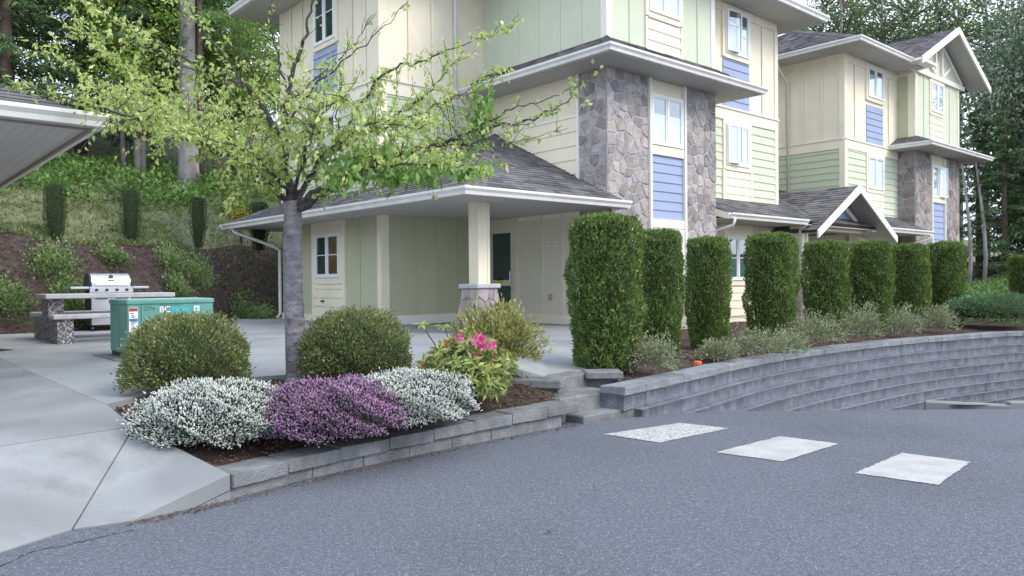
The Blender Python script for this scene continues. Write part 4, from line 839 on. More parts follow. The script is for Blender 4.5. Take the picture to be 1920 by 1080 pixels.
# ------------------------------------------------------------------ round shrubs
def mound(n, rx, ry, h, seed, up=.6, lump=.07, thick=.12, low=.0, flat=2.0):
    g = np.random.default_rng(seed); d = unit(g.normal(size=(n*2, 3))); d = d[d[:, 2] > -.35][:n]
    th = np.arctan2(d[:, 1], d[:, 0]); l = 1+lump*np.sin(th*3+seed)*np.cos(d[:, 2]*4)+lump*.7*np.sin(th*7+d[:, 2]*9+seed)+lump*.5*np.sin(th*13+d[:, 2]*15)
    sh = (np.abs(d[:, 0])**flat+np.abs(d[:, 1])**flat+np.abs(d[:, 2])**flat)**(-1/flat)
    r = l*sh*(1-thick*g.random(len(d))**1.5)
    r = r*(1+.12*g.random(len(d))**9)
    C = np.stack([d[:, 0]*rx*r, d[:, 1]*ry*r, h*.42+d[:, 2]*h*.58*r], 1); C[:, 2] = np.maximum(C[:, 2], .02)
    D = d+np.array([0, 0, up])+g.normal(size=d.shape)*.35
    return C, D, g
def dome(rx, ry, h, mat, k=.86):
    V = []; F = []; seg, lv = 14, 7
    for j in range(lv):
        a = -.4+(math.pi/2+.4)*j/(lv-1)
        for i in range(seg): t = 2*math.pi*i/seg; V.append((rx*k*math.cos(a)*math.cos(t), ry*k*math.cos(a)*math.sin(t), h*.42+h*.58*k*math.sin(a)))
        if j: F += [((j-1)*seg+i, (j-1)*seg+(i+1) % seg, j*seg+(i+1) % seg, j*seg+i) for i in range(seg)]
    return mesh('inner_twigs', V, F, mat)
def shrub(name, loc, rx, ry, h, n, mat, label, ln, wd, seed, cat='shrub', group=None, flat=2.0, lump=.07, thick=.12, coremat='hedge_core', up=.6, rz=0):
    C, D, g = mound(n, rx, ry, h, seed, up, lump, thick, flat=flat)
    e = empty(name, loc, rz, label=label, cat=cat, group=group)
    link('foliage', leaves('foliage', C, D, g.uniform(*ln, len(C)), g.uniform(*wd, len(C)), mat, fold=.12, droop=.08), e)
    if coremat: link('inner_twigs', dome(rx, ry, h, coremat), e)
    return e
p = at(350, 540, 6.5); shrub('round_shrub', (p.x, p.y, .38), .455, .43, .71, 15000, 'box_leaf', 'clipped round green shrub in front of the green utility box', (.022, .042), (.010, .018), 21, group='clipped round shrubs', flat=2.5)
p = at(665, 540, 7.35); shrub('round_shrub', (p.x, p.y, .37), .49, .46, .72, 15000, 'box_leaf', 'clipped round green shrub to the right of the cherry trunk', (.022, .042), (.010, .018), 22, group='clipped round shrubs', flat=2.3)
# ------------------------------------------------------------------ heathers
def heather(loc, rx, ry, h, n, mat, label, seed, name='heather'):
    C, D, g = mound(n, rx, ry, h, seed, .9, .10, .28, flat=2.4)
    e = empty(name, loc, seed*.7, label=label, cat='heather', group='heathers in the front bed')
    link('flower_spikes', spikes('flower_spikes', C-unit(D)*.02, D, g.uniform(.018, .042, len(C)), g.uniform(.0036, .0068, len(C)), mat), e)
    C, D, g = mound(int(n*.6), rx*.97, ry*.97, h*.97, seed, .8, .10, .2, flat=2.4)
    link('foliage', spikes('foliage', C-unit(D)*.03, D, g.uniform(.03, .05, len(C)), .004, 'heather_leaf'), e)
    link('inner_twigs', dome(rx, ry, h, 'hedge_core', .88), e)
p = at(392, 540, 5.55); heather((p.x, p.y, .20), .47, .45, .46, 17000, 'white_bloom', 'white flowering heather mound at the left of the bed', 31)
p = at(628, 540, 5.75); heather((p.x, p.y, .20), .50, .47, .44, 17000, 'purple_bloom', 'purple flowering heather mound in the middle of the bed', 33)
p = at(762, 540, 6.25); heather((p.x, p.y, .22), .51, .50, .42, 17000, 'white_bloom', 'white flowering heather mound right of the purple one', 35)
# ------------------------------------------------------------------ rhododendron and azalea
p = at(873, 540, 6.95); g = np.random.default_rng(41)
rh = empty('rhododendron', (p.x, p.y, .27), label='rhododendron with large yellow-green leaves and pink flowers', cat='shrub')
C0, D0, _ = mound(210, .43, .38, .60, 42, .5, .08, .3, flat=2.0); tops = [(-.40, .0, .72), (-.20, .05, .70)]
C0 = np.r_[C0, tops]; D0 = np.r_[D0, [(0, 0, 1)]*2]; cc, dd = [], []
for c, d_ in zip(C0, unit(D0)):
    a = unit(np.cross(d_, g.normal(size=3))[None])[0]; b = np.cross(d_, a)
    for k in range(8):
        t = k*2.4+g.random()*.5; cc.append(c); dd.append((a*math.cos(t)+b*math.sin(t))+d_*g.uniform(-.1, .6)+np.array([0, 0, -.15]))
link('foliage', leaves('foliage', np.array(cc), np.array(dd), g.uniform(.07, .12, len(cc)), g.uniform(.028, .042, len(cc)), 'rhodo_leaf', fold=.1, droop=.25), rh)
mo('stems', *join([tube([(0, 0, -.1), tuple(np.array(c)*[.4, .4, .5]), tuple(c)], [.010, .007, .004], 5) for c in list(C0[::6])+tops]), 'dark_bark', rh)
def bloom(px_, py_, d_, r, mat, n):
    q = at(px_, py_, d_)-Vector(rh.location); D = sph(n)+np.array([0, -.3, .3])
    link('flower_truss', leaves('flower_truss', np.array(q)+D*r*.25, D, r*rng.uniform(.7, 1.1, n), r*.55, mat, fold=.25, droop=-.1), rh)
for x, y, r, m_ in ((862, 634, .05, 'pink_bloom'), (898, 640, .072, 'pink_bloom'), (906, 650, .05, 'pink_bloom'), (922, 650, .055, 'pink_bloom'), (834, 650, .04, 'red_bud'), (892, 668, .05, 'red_bud'), (824, 680, .042, 'red_bud'), (792, 688, .035, 'red_bud'), (917, 700, .04, 'red_bud'), (928, 668, .03, 'red_bud'), (840, 640, .03, 'red_bud')): bloom(x, y, 6.72, r*(.9 if m_ == 'pink_bloom' else .7), m_, 34 if m_ == 'pink_bloom' else 22)
p = at(928, 540, 7.75)
az = shrub('azalea', (p.x, p.y, .42), .42, .36, .70, 6500, 'azalea_leaf', 'loose yellow-green azalea behind the pink rhododendron', (.03, .06), (.016, .028), 45, lump=.2, thick=.6, coremat=None, up=.8)
g = np.random.default_rng(46); mo('twigs', *join([tube([(0, 0, -.05), (a*.2, b*.2, .25), (a*.38, b*.36, .35+.35*random.random())], [.008, .006, .002], 4) for a, b in g.uniform(-1, 1, (26, 2))]), 'dark_bark', az)
p = at(516, 540, 6.5); shrub('seedling', (p.x, p.y, .33), .045, .045, .16, 26, 'azalea_leaf', 'small yellowish seedling beside the cherry trunk', (.03, .05), (.012, .02), 47, 'plant', lump=.2, thick=.6, coremat=None)
# ------------------------------------------------------------------ grey-green ground shrubs in the wall bed
gs = [(1222, 8.75, 95, 632, 'grey-green spreading shrub between the first and second hedge columns'), (1345, 10.2, 70, 640, 'low sparse grey-green shrub under the third hedge column'), (1425, 10.7, 125, 618, 'grey-green spreading shrub in front of the fourth hedge column'),
      (1530, 12.0, 105, 588, 'grey-green spreading shrub in front of the fifth hedge column'), (1620, 13.0, 72, 572, 'grey-green spreading shrub in front of the sixth hedge column'), (1693, 14.1, 58, 578, 'grey-green spreading shrub between the sixth and seventh hedge columns'), (1758, 15.0, 68, 576, 'grey-green spreading shrub under the eighth hedge column'),
      (1480, 11.3, 60, 622, 'small grey-green shrub beside the foot of the fourth hedge column')]
for i, (x, d, wpx, top, lb) in enumerate(gs):
    q = at(x, 540, d); zb = bedz(q.x, q.y)-.02; w2 = wpx*d/FOC/2; shrub('spreading_shrub', (q.x, q.y, zb), w2, w2*.8, max(.16, at(x, top, d).z-zb), int(1700+1800*w2), 'cotoneaster', lb, (.028, .05), (.012, .022), 60+i, group='grey-green shrubs in the wall bed', lump=.25, thick=.7, coremat=None, up=.4)
q = at(1862, 540, 16.2); shrub('juniper', (q.x, q.y, .40), .92, .7, .62, 7000, 'juniper', 'dense dark green spreading juniper at the right end of the bed', (.05, .09), (.015, .025), 75, lump=.12, thick=.4, up=.3)
# ------------------------------------------------------------------ climbing ground cover on the dark bank
bk_ = [(105, 500, 95, 85, 'leafy ground cover clump on the dark bank above the picnic table'), (130, 555, 60, 50, 'ground cover clump on the bank low behind the barbecue'), (208, 492, 55, 45, 'ground cover clump on the dark bank above the barbecue'), (320, 497, 60, 60, 'ground cover clump on the bank, third along behind the utility box'),
       (368, 520, 70, 75, 'ground cover clump trailing down the bank right of the utility box'), (330, 545, 45, 40, 'small ground cover clump on the bank just above the utility box'), (470, 560, 95, 85, 'broad ground cover clump on the bank next to the downspout'), (505, 490, 45, 35, 'small ground cover clump high on the bank beside the porch eave'), (20, 565, 80, 100, 'large leafy bush at the foot of the bank left of the picnic table'), (140, 590, 70, 40, 'light green clump behind the picnic bench')]
for i, (x, y, wpx, hpx, lb) in enumerate(bk_):
    # find the point of the bank behind this pixel
    best = None
    for s in np.linspace(.1, 2.2, 43):
        for t in np.linspace(-9, 1.5, 106):
            hwp = hw(t, s); dd_ = hwp[1]; q = CAMROT.transposed() @ Vector((hwp[0], hwp[1], hwp[2]-EYE)); sx = 960+FOC*q.x/-q.z; sy = 540-FOC*q.y/-q.z
            e_ = (sx-x)**2+(sy-y)**2
            if best is None or e_ < best[0]: best = (e_, hwp, s)
    hp = best[1]; d = hp[1]; w2 = wpx*d/FOC/2; hh = hpx*d/FOC
    C, D, g = mound(int(900+hpx*11), w2*.80, hh*.60, .34, 80+i, .4, .35, .9); C[:, 2] -= .1; C[:, 0] += C[:, 1]*.35*math.sin(i*2.1)
    e = empty('ground_cover', hp, TH, label=lb, cat='plant', group='ground cover on the dark bank')
    n_ = np.array([0, -.72, .69]); C = C+np.outer(C[:, 2], [0, -.25, 0])
    C[:, 2] += C[:, 1]*.75
    link('foliage', leaves('foliage', C+n_*.05, D+n_, g.uniform(.04, .08, len(C)), g.uniform(.03, .05, len(C)), 'ivy', fold=.1, droop=.15), e)
# small leaves scattered over the bank, grass and undergrowth above it
def scatter(n, t0, t1, s0, s1, seed, pw=1.0):
    g = np.random.default_rng(seed); t = g.uniform(t0, t1, n); s = s0+(s1-s0)*g.random(n)**pw
    k = np.sin(t*1.1+np.sin(s*1.3)*2)+np.sin(t*2.7+s*1.9); return np.array([hw(a, b) for a, b in zip(t, s)]), g, k, s
C, g, k, s = scatter(11000, -12, 4, .05, 2.1, 91); D = g.normal(size=C.shape)*[1, 1, .5]+[0, -.5, .5]
tag(link('bank_litter', leaves('bank_litter', C, D, g.uniform(.03, .09, len(C)), g.uniform(.01, .03, len(C)), 'litter', .1, 0)), label='dead leaves and twigs strewn over the dark bank', cat='leaf litter', kind='stuff')
C, g, k, s = scatter(52000, -14, 8, 1.95, 12, 92, 1.5); D = g.normal(size=C.shape)*.45+[0, -.15, 1]
tag(link('meadow_grass', leaves('meadow_grass', C-[0, 0, .03], D, g.uniform(.06, .17, len(C)), g.uniform(.010, .022, len(C)), 'grass_blade', .1, .35)), label='rough green and straw-coloured grass on the slope above the bank', cat='grass', kind='stuff')
C, g, k, s = scatter(26000, -16, 12, 6.2, 12.5, 93); C = C[k > -.7]; D = g.normal(size=C.shape)+[0, 0, .6]; C = C+np.stack([0*C[:, 0], 0*C[:, 0], g.random(len(C))*.55], 1)
tag(link('undergrowth', leaves('undergrowth', C, D, g.uniform(.12, .24, len(C)), g.uniform(.06, .11, len(C)), 'fern', .1, .2)), label='bright green undergrowth along the edge of the wood', cat='undergrowth', kind='stuff')
# right-hand slope cover
C = np.array([(x, y, bedz(x, y)) for x, y in zip(rng.uniform(10.5, 20, 15000), rng.uniform(16.5, 26, 15000))]); D = rng.normal(size=C.shape)+[0, 0, .7]
tag(link('slope_cover', leaves('slope_cover', C+np.stack([0*C[:, 0], 0*C[:, 0], rng.random(len(C))*.35], 1), D, rng.uniform(.08, .16, len(C)), rng.uniform(.04, .07, len(C)), 'fern', .1, .2)), label='low green ground cover on the slope at the right', cat='ground cover', kind='stuff')
for i, (x, y, d) in enumerate(((455, 395, 20.5), (447, 405, 20.3))):
    q = at(x, y, d)
shr = at(452, 400, 20.6); zb = shr.z-.55
br = empty('broom_bush', (shr.x, shr.y, zb), label='small yellow-flowering broom bush beside the porch eave', cat='shrub')
C, D, g = mound(220, .26, .26, .75, 95, .8, .2, .8); link('flowers', leaves('flowers', C, D, .07, .05, 'broom_yellow'), br)['kind'] = 'stuff'
C, D, g = mound(350, .3, .3, .8, 96, .8, .2, .9); link('foliage', leaves('foliage', C, D, .12, .012, 'fern'), br); mo('stems', *join([tube([(0, 0, -.3), (a*.2, b*.2, .6)], [.01, .004], 4) for a, b in rng.uniform(-1, 1, (9, 2))]), 'dark_bark', br)
# ------------------------------------------------------------------ cherry tree
ch = empty('cherry_tree', tuple(at(556, 540, 7.2))[:2]+(.38,), label='young cherry tree with pale yellow-green leaves in the front bed', cat='tree')
CO = Vector(ch.location)
def pl(pts): return [np.array(at(x, y, d)-CO) for x, y, d in pts]
tr_ = spline(pl([(557, 722, 7.2), (555, 690, 7.2), (553, 620, 7.2), (550, 540, 7.2), (549, 460, 7.2), (549, 405, 7.2), (546, 378, 7.2)]), 6)
R0 = [(.155 if i < 3 else .118 if i < 6 else .104-.0006*i) for i in range(len(tr_))]; R0 = [r*.97+.004*math.sin(i*2.1) for i, r in enumerate(R0)]
R0 = [.135, .122, .112, .104, .099]+list(np.linspace(.094, .080, len(tr_)-5))
mo('trunk', *tube(tr_, R0, 14), 'cherry_bark', ch, True)
BR = [ # pixel polyline with distance, start radius, end radius, leaf density (per m), twig scale
 ([(547, 395, 7.2), (535, 300, 7.2), (533, 225, 7.2), (545, 150, 7.2), (567, 85, 7.15), (590, 0, 7.1), (603, -70, 7.1)], .052, .012, 16, .5),
 ([(533, 235, 7.2), (600, 155, 7.1), (700, 70, 6.9), (765, 5, 6.8)], .016, .004, 6, .4),
 ([(540, 195, 7.2), (640, 105, 7.5), (695, 45, 7.6)], .014, .004, 6, .4),
 ([(541, 170, 7.2), (515, 90, 7.0), (505, 30, 6.9), (520, -30, 6.8)], .014, .004, 10, .4),
 ([(530, 265, 7.2), (470, 172, 7.0), (430, 148, 6.9), (300, 85, 6.7), (175, 12, 6.5), (130, -20, 6.4)], .034, .005, 26, .8),
 ([(470, 172, 7.0), (400, 82, 6.8), (350, 0, 6.7), (335, -40, 6.7)], .018, .005, 22, .7),
 ([(450, 160, 6.95), (340, 125, 6.7), (250, 78, 6.5), (150, 45, 6.3)], .012, .003, 20, .6),
 ([(543, 385, 7.2), (470, 312, 6.9), (370, 268, 6.6), (230, 215, 6.2), (110, 182, 5.9), (10, 152, 5.7)], .038, .006, 46, .75),
 ([(380, 272, 6.6), (250, 215, 6.9), (165, 150, 7.1), (105, 100, 7.2), (60, 100, 7.2)], .014, .003, 28, .5),
 ([(480, 318, 6.95), (400, 232, 7.4), (300, 180, 7.7), (150, 62, 8.1)], .022, .004, 40, .8),
 ([(540, 340, 7.2), (440, 260, 7.6), (330, 225, 8.0), (240, 180, 8.3)], .024, .005, 46, .9),
 ([(540, 365, 7.2), (490, 300, 6.6), (430, 270, 6.2), (330, 245, 5.8)], .022, .005, 46, .8),
 ([(555, 388, 7.2), (600, 358, 7.15), (640, 336, 7.1), (720, 300, 7.0), (830, 270, 6.9), (885, 248, 6.9), (990, 225, 6.9), (1060, 195, 6.9), (1082, 160, 6.9)], .055, .004, 20, .6),
 ([(560, 392, 7.2), (610, 365, 7.0), (660, 330, 6.8), (760, 305, 6.5), (860, 315, 6.3), (905, 322, 6.2)], .040, .005, 46, .6),
 ([(640, 336, 7.1), (690, 300, 7.5), (770, 290, 7.9), (850, 300, 8.1)], .022, .005, 52, .8),
 ([(885, 248, 6.9), (960, 205, 6.8), (1040, 180, 6.7), (1118, 145, 6.6)], .012, .003, 9, .4),
 ([(830, 270, 6.9), (900, 270, 7.1), (980, 265, 7.2), (1065, 240, 7.3)], .012, .003, 12, .5),
 ([(553, 380, 7.2), (600, 305, 7.4), (655, 268, 7.6), (780, 192, 7.9), (835, 135, 8.1), (870, 95, 8.2)], .034, .005, 24, .7),
 ([(620, 288, 7.5), (720, 142, 7.2), (790, 118, 7.1), (835, 97, 7.0), (915, 70, 6.9), (962, 50, 6.9)], .018, .003, 24, .5),
 ([(690, 250, 7.7), (800, 205, 7.4), (900, 160, 7.2), (955, 130, 7.1)], .014, .003, 26, .5),
 ([(550, 370, 7.2), (575, 280, 6.8), (600, 220, 6.5), (650, 175, 6.2)], .022, .005, 34, .8),
 ([(552, 375, 7.2), (600, 300, 7.0), (690, 235, 6.7), (790, 240, 6.4)], .022, .005, 40, .8),
 ([(640, 285, 7.4), (632, 205, 7.3), (640, 130, 7.2), (655, 80, 7.2)], .012, .003, 22, .6),
 ([(545, 380, 7.2), (505, 345, 6.9), (470, 345, 6.7), (430, 375, 6.5)], .018, .004, 40, .5),
]
bv, lc, ld, lc2, ld2 = [], [], [], [], []
g = np.random.default_rng(101)
def put(c, d_, big=False): (lc2 if big else lc).append(c); (ld2 if big else ld).append(d_)
for pts, r0, r1, dens, tw in BR:
    P_ = spline(pl(pts), 7); n = len(P_); P_[1:-1] += g.normal(size=(n-2, 3))*.012
    bv.append(tube(P_, list(r1*.7+(r0*.88-r1*.7)*(1-np.linspace(0, 1, n))**1.5), 6 if r0 > .02 else 5))
    d = np.r_[0, np.cumsum(np.linalg.norm(np.diff(P_, axis=0), axis=1))]; L_ = d[-1]
    nt_ = int(L_*(13 if dens > 12 else 9))
    for _ in range(nt_):
        s = L_*(.12+.88*g.random()); i = min(n-2, np.searchsorted(d, s)-1); q = P_[i]+(P_[i+1]-P_[i])*((s-d[i])/max(1e-6, d[i+1]-d[i])); dirn = unit((P_[i+1]-P_[i])[None])[0]
        td = unit((dirn*.7+g.normal(size=3)*.6+np.array([0, 0, .35]))[None])[0]; tl = tw*g.uniform(.08, .42)
        e_ = q+td*tl+np.array([0, 0, .06*tl]); mid = (q+e_)/2+g.normal(size=3)*.012
        bv.append(tube([q, mid, e_], [.0035, .0028, .0016], 4, False))
        nl = int(g.poisson(dens*.17*(tl/.15+.45)*1.3))
        for _ in range(nl):
            c = q+(e_-q)*g.random()+g.normal(size=3)*.012; put(c, td*.5+g.normal(size=3)*.7+np.array([0, 0, -.55]))
    for _ in range(int(L_*dens*.8)):
        s = L_*(.15+.85*g.random()); i = min(n-2, np.searchsorted(d, s)-1); put(P_[i]+g.normal(size=3)*.03, g.normal(size=3)*.8+np.array([0, 0, -.4]))
SP = np.concatenate([spline(pl(b[0]), 7) for b in BR])
for x, y, rx_, ry_, n_ in ((380, 235, 150, 60, 95), (600, 265, 120, 60, 85), (760, 275, 120, 45, 75), (470, 175, 110, 55, 50), (250, 200, 110, 50, 50), (560, 200, 90, 60, 30), (820, 215, 90, 50, 35), (480, 300, 80, 45, 45)):
    for _ in range(n_):
        tgt = np.array(at(x+g.normal()*rx_*.62, y+g.normal()*ry_*.62, 7.1+g.normal()*.45)-CO)
        q = SP[np.argmin(np.linalg.norm(SP-tgt, axis=1)+.25*g.random(len(SP)))]; v_ = tgt-q; l_ = np.linalg.norm(v_)
        if l_ > .75: tgt = q+v_*.75/l_
        mid = (q+tgt)/2+g.normal(size=3)*.03+np.array([0, 0, .03]); bv.append(tube([q, mid, tgt], [.0045, .003, .0015], 4, False))
        for _ in range(g.integers(7, 14)):
            f_ = g.uniform(.3, 1.05); c = (q+(mid-q)*2*f_ if f_ < .5 else mid+(tgt-mid)*(2*f_-1))+g.normal(size=3)*.018; put(c, v_*.6+g.normal(size=3)*.6+np.array([0, 0, -.6]))
# darker, larger leaves on the vigorous lower shoots
for x, y, d_, rx_, ry_, n_ in ((905, 205, 6.9, 22, 48, 120), (700, 300, 6.9, 60, 32, 190), (650, 325, 6.8, 45, 32, 120), (740, 325, 6.7, 45, 24, 110), (880, 315, 6.3, 40, 18, 70), (800, 320, 6.5, 40, 20, 80)):
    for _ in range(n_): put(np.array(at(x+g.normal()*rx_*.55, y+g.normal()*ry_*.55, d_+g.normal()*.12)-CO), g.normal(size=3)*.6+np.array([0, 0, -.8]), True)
mo('branches', *join(bv), 'dark_bark', ch)
lc, ld, lc2, ld2 = map(np.array, (lc, ld, lc2, ld2))
link('leaves', leaves('leaves', lc, ld, g.uniform(.038, .072, len(lc)), g.uniform(.022, .038, len(lc)), 'cherry_leaf', .18, .15), ch)
link('shoot_leaves', leaves('shoot_leaves', lc2, ld2, g.uniform(.07, .11, len(lc2)), g.uniform(.04, .06, len(lc2)), 'cherry_leaf_dark', .15, .2), ch)  # deeper green leaves of the lower shoots
print('cherry leaves', len(lc), len(lc2))
# ------------------------------------------------------------------ woods
def conifer(h, r, nb, nl, seed, mat, base=.12, droop=.5, lw=(.03, .06), ll=(.16, .34)):
    g = np.random.default_rng(seed); C = []; D = []; bt = []
    for b in range(nb):
        f = base+(1-base)*(b+g.random())/nb; az_ = g.random()*6.283; L_ = r*((1-f)**.75)*g.uniform(.75, 1.1)+.15
        o = np.array([math.cos(az_), math.sin(az_), 0.]); n_ = int(nl*(.35+L_/r))
        t = g.random(n_)**.7; x = t*L_; z = f*h+.12*x-droop*x*x/max(L_, .5)*.55
        sd = np.array([-o[1], o[0], 0]); off = g.normal(size=n_)*.26*(.25+x/r)*r*.28
        C.append(o*x[:, None]+sd*off[:, None]+np.stack([0*x, 0*x, z-np.abs(off)*.35+g.normal(size=n_)*.05], 1))
        D.append(o*.7+sd*np.sign(off)[:, None]*.5+g.normal(size=(n_, 3))*.35+np.array([0, 0, -.45]))
        if b % 2 == 0: bt.append(tube([(0, 0, f*h), tuple(o*L_*.5+[0, 0, f*h+.02]), tuple(o*L_*.9+[0, 0, f*h-droop*L_*.35])], [.035, .022, .008], 4, False))
    C = np.concatenate(C); D = np.concatenate(D)
    return leaves('crown', C, D, g.uniform(*ll, len(C)), g.uniform(*lw, len(C)), mat, .08, .25), mesh('limbs', *join(bt), 'brown_bark')
def broad(h, rx, rz_, ncl, nl, seed, mat, z0=.35, cl=.75, lf=(.10, .18), spread=.92):
    g = np.random.default_rng(seed); C = []; D = []; bt = []
    for _ in range(ncl):
        v = unit(g.normal(size=3)[None])[0]*g.random()**.4*spread; c = np.array([v[0]*rx, v[1]*rx, h*(z0+(1-z0)/2)+v[2]*rz_]); q = g.normal(size=(nl, 3))*cl*([.5, .5, .32] if z0 < .4 else [.8, .8, .16])
        C.append(c+q); D.append(q*.8+g.normal(size=(nl, 3))*.6+[0, 0, -.1])
        bt.append(tube([(0, 0, h*z0*.7 if z0 < .4 else c[2]*.93), tuple(c*[.45, .45, .75 if z0 < .4 else .97]), tuple(c)], [.06, .04, .012], 4, False))
    C = np.concatenate(C); D = np.concatenate(D)
    return leaves('crown', C, D, g.uniform(*lf, len(C)), g.uniform(*lf, len(C))*.55, mat, .12, .2), mesh('limbs', *join(bt), 'brown_bark')
CED = [conifer(13, 3.0, 110, 105, 201, 'cedar'), conifer(13, 2.6, 100, 105, 202, 'cedar'), conifer(13, 3.2, 100, 100, 203, 'cedar_light')]
MAP = [broad(9, 2.6, 3.4, 70, 125, 211, 'maple', .25), broad(9, 2.3, 3.0, 60, 125, 212, 'cedar_light', .2)]
def tree(name, label, foot_, h, kit, bark, group, base_h, trunk_r=.16, wide=1.0, rz=0., top=.97):
    e = empty(name, foot_, rz, label=label, cat='tree', group=group); k = h/base_h
    V, F = tube([(0, 0, -.4), (.03*k, 0, h*.3), (-.03*k, .03, h*.65), (0, 0, h*top)], [trunk_r*1.15, trunk_r*.85, trunk_r*.5, .03], 9); mo('trunk', V, F, bark, e, True)
    link('crown', kit[0], e, sc=(k*wide, k*wide, k)); link('limbs', kit[1], e, sc=(k*wide, k*wide, k))['kind'] = 'stuff'; return e
WG = 'trees of the wood on the slope'
W_ = [(-8.5, 12.5, 14, 0, 1.1, 'dark drooping cedar at the far left behind the shelter roof'), (-5.2, 13.5, 15, 1, 1.15, 'dark drooping cedar second from the left behind the shelter'), (-2.6, 11.5, 14, 0, 1.0, 'dark cedar standing left of the tall grey trunk'),
      (.2, 15, 16, 2, 1.1, 'lighter green cedar behind the tall grey trunk'), (3.2, 12.0, 13, 1, 1.0, 'dark cedar close to the back corner of the near building'), (5.6, 14, 15, 2, 1.1, 'light green cedar peeping past the back wall of the near building'),
      (-10.5, 16, 17, 2, 1.2, 'light cedar rising above the shelter roof'), (-7, 18, 18, 1, 1.3, 'tall dark cedar in the second row behind the shelter'), (-1.5, 19, 19, 0, 1.3, 'tall dark cedar in the second row behind the grey trunk'), (3, 20, 19, 1, 1.3, 'tall dark cedar deep in the wood behind the cherry crown'), (8, 19, 18, 0, 1.3, 'tall dark cedar deep in the wood behind the near building')]
for i, (t, s, h, kd, wd_, lb) in enumerate(W_): tree('cedar_tree', lb, hw(t, s), h, CED[kd], 'brown_bark', WG, 13, .2, wd_, i*1.7)
for i, (t, s, h, kd, lb) in enumerate(((.9, 10.5, 7.5, 0, 'bright green maple right of the tall grey trunk'), (2.6, 14.5, 9.5, 0, 'bright green maple between the grey trunk and the building eave'), (-3.9, 15.5, 9, 1, 'rounded green tree among the cedars left of the grey trunk'), (4.6, 10.8, 6.5, 0, 'small bright maple next to the back wall of the building'), (-6.8, 11.5, 5.0, 1, 'small bushy green tree below the cedars at left'))):
    tree('broadleaf_tree', lb, hw(t, s), h, MAP[kd], 'grey_bark', WG, 9, .12, 1.1, i*2.1)
for i, (t, s, h, kd, lb) in enumerate(((-12, 23, 17, 1, 'tall broad tree deep in the wood above the shelter roof'), (-6, 24, 18, 1, 'tall broad tree deep in the wood left of the grey trunk'), (-1, 25, 18, 0, 'tall light green tree deep in the wood behind the grey trunk'), (5, 24, 18, 1, 'tall broad tree deep in the wood behind the building eave'), (-16, 18, 15, 0, 'tall light green tree at the far left of the wood'))):
    tree('broadleaf_tree', lb, hw(t, s), h, MAP[kd], 'grey_bark', WG, 9, .2, 1.15, i*1.1)
q = at(353, 338, 25.5); e = empty('fir_tree', tuple(q), label='tall straight grey fir trunk rising through the wood', cat='tree', group=WG)
mo('trunk', *tube([(0, 0, -.5), (.02, 0, .4), (0, 0, 4), (.05, 0, 9), (.1, 0, 18)], [.42, .33, .27, .25, .12], 12), 'grey_bark', e, True); link('crown', CED[1][0], e, loc=(0, 0, 6.5), sc=.95); link('limbs', CED[1][1], e, loc=(0, 0, 6.5), sc=.95)
for i, (x, bt_, wpx, lb) in enumerate(((231, 316, 9, 'slender grey trunk at the wood edge, left of a pair'), (268, 330, 11, 'slender grey trunk at the wood edge, right of a pair'), (376, 335, 14, 'brown trunk just right of the tall grey fir'))):
    q = at(x, bt_, 25.8); r = wpx*25.8/FOC/2; e = empty('fir_tree', tuple(q), label=lb, cat='tree', group=WG); mo('trunk', *tube([(0, 0, -.4), (.02, 0, 3), (0, .02, 10)], [r*1.1, r, r*.5], 9), 'grey_bark' if i < 2 else 'brown_bark', e, True)
    link('crown', CED[i % 3][0], e, loc=(0, 0, 3.3), sc=.72, rot=i*2.); link('limbs', CED[i % 3][1], e, loc=(0, 0, 3.3), sc=.72, rot=i*2.)
# right-hand trees
ARB = [broad(12, 3.4, 5.6, 150, 110, 221, 'arbutus', .06, 1.0, (.14, .24), .96), broad(12, 3.0, 5.2, 120, 110, 222, 'arbutus', .10, .95, (.14, .24), .96)]
TAL = [broad(16, 2.8, 4.5, 44, 75, 231, 'tall_leaf', .45, 1.0, (.12, .22)), broad(16, 3.0, 4.2, 40, 75, 232, 'tall_leaf_light', .45, 1.1, (.12, .22))]
RG = 'trees behind the far building'
for i, (x, d, h, lb, z_, wd_) in enumerate(((1945, 33, 14.0, 'large dark glossy evergreen tree at the right behind the hedge', .8, .78), (2010, 34, 13.0, 'dark glossy evergreen tree half cut by the right edge', 1.0, .85), (1960, 40, 16.0, 'taller dark evergreen rising behind the large glossy one', 1.2, .8))):
    q = at(x, 540, d); tree('evergreen_tree', lb, (q.x, q.y, z_), h, ARB[i % 2], 'grey_bark', RG, 12, .20, wd_, i*1.9, .8)
for i, (x, lb) in enumerate(((1815, 'thin leaning pale trunk left of the large evergreen'), (1843, 'thin leaning pale trunk in front of the large evergreen'))):
    q = at(x, 512, 30); e = empty('bare_trunk', tuple(q), label=lb, cat='tree', group=RG); mo('trunk', *tube([(0, 0, -1.0), (.12, 0, .6), (.35, .5, 2.0), (.9, 2.0, 5.0)], [.09, .075, .06, .03], 8), 'grey_bark', e, True)
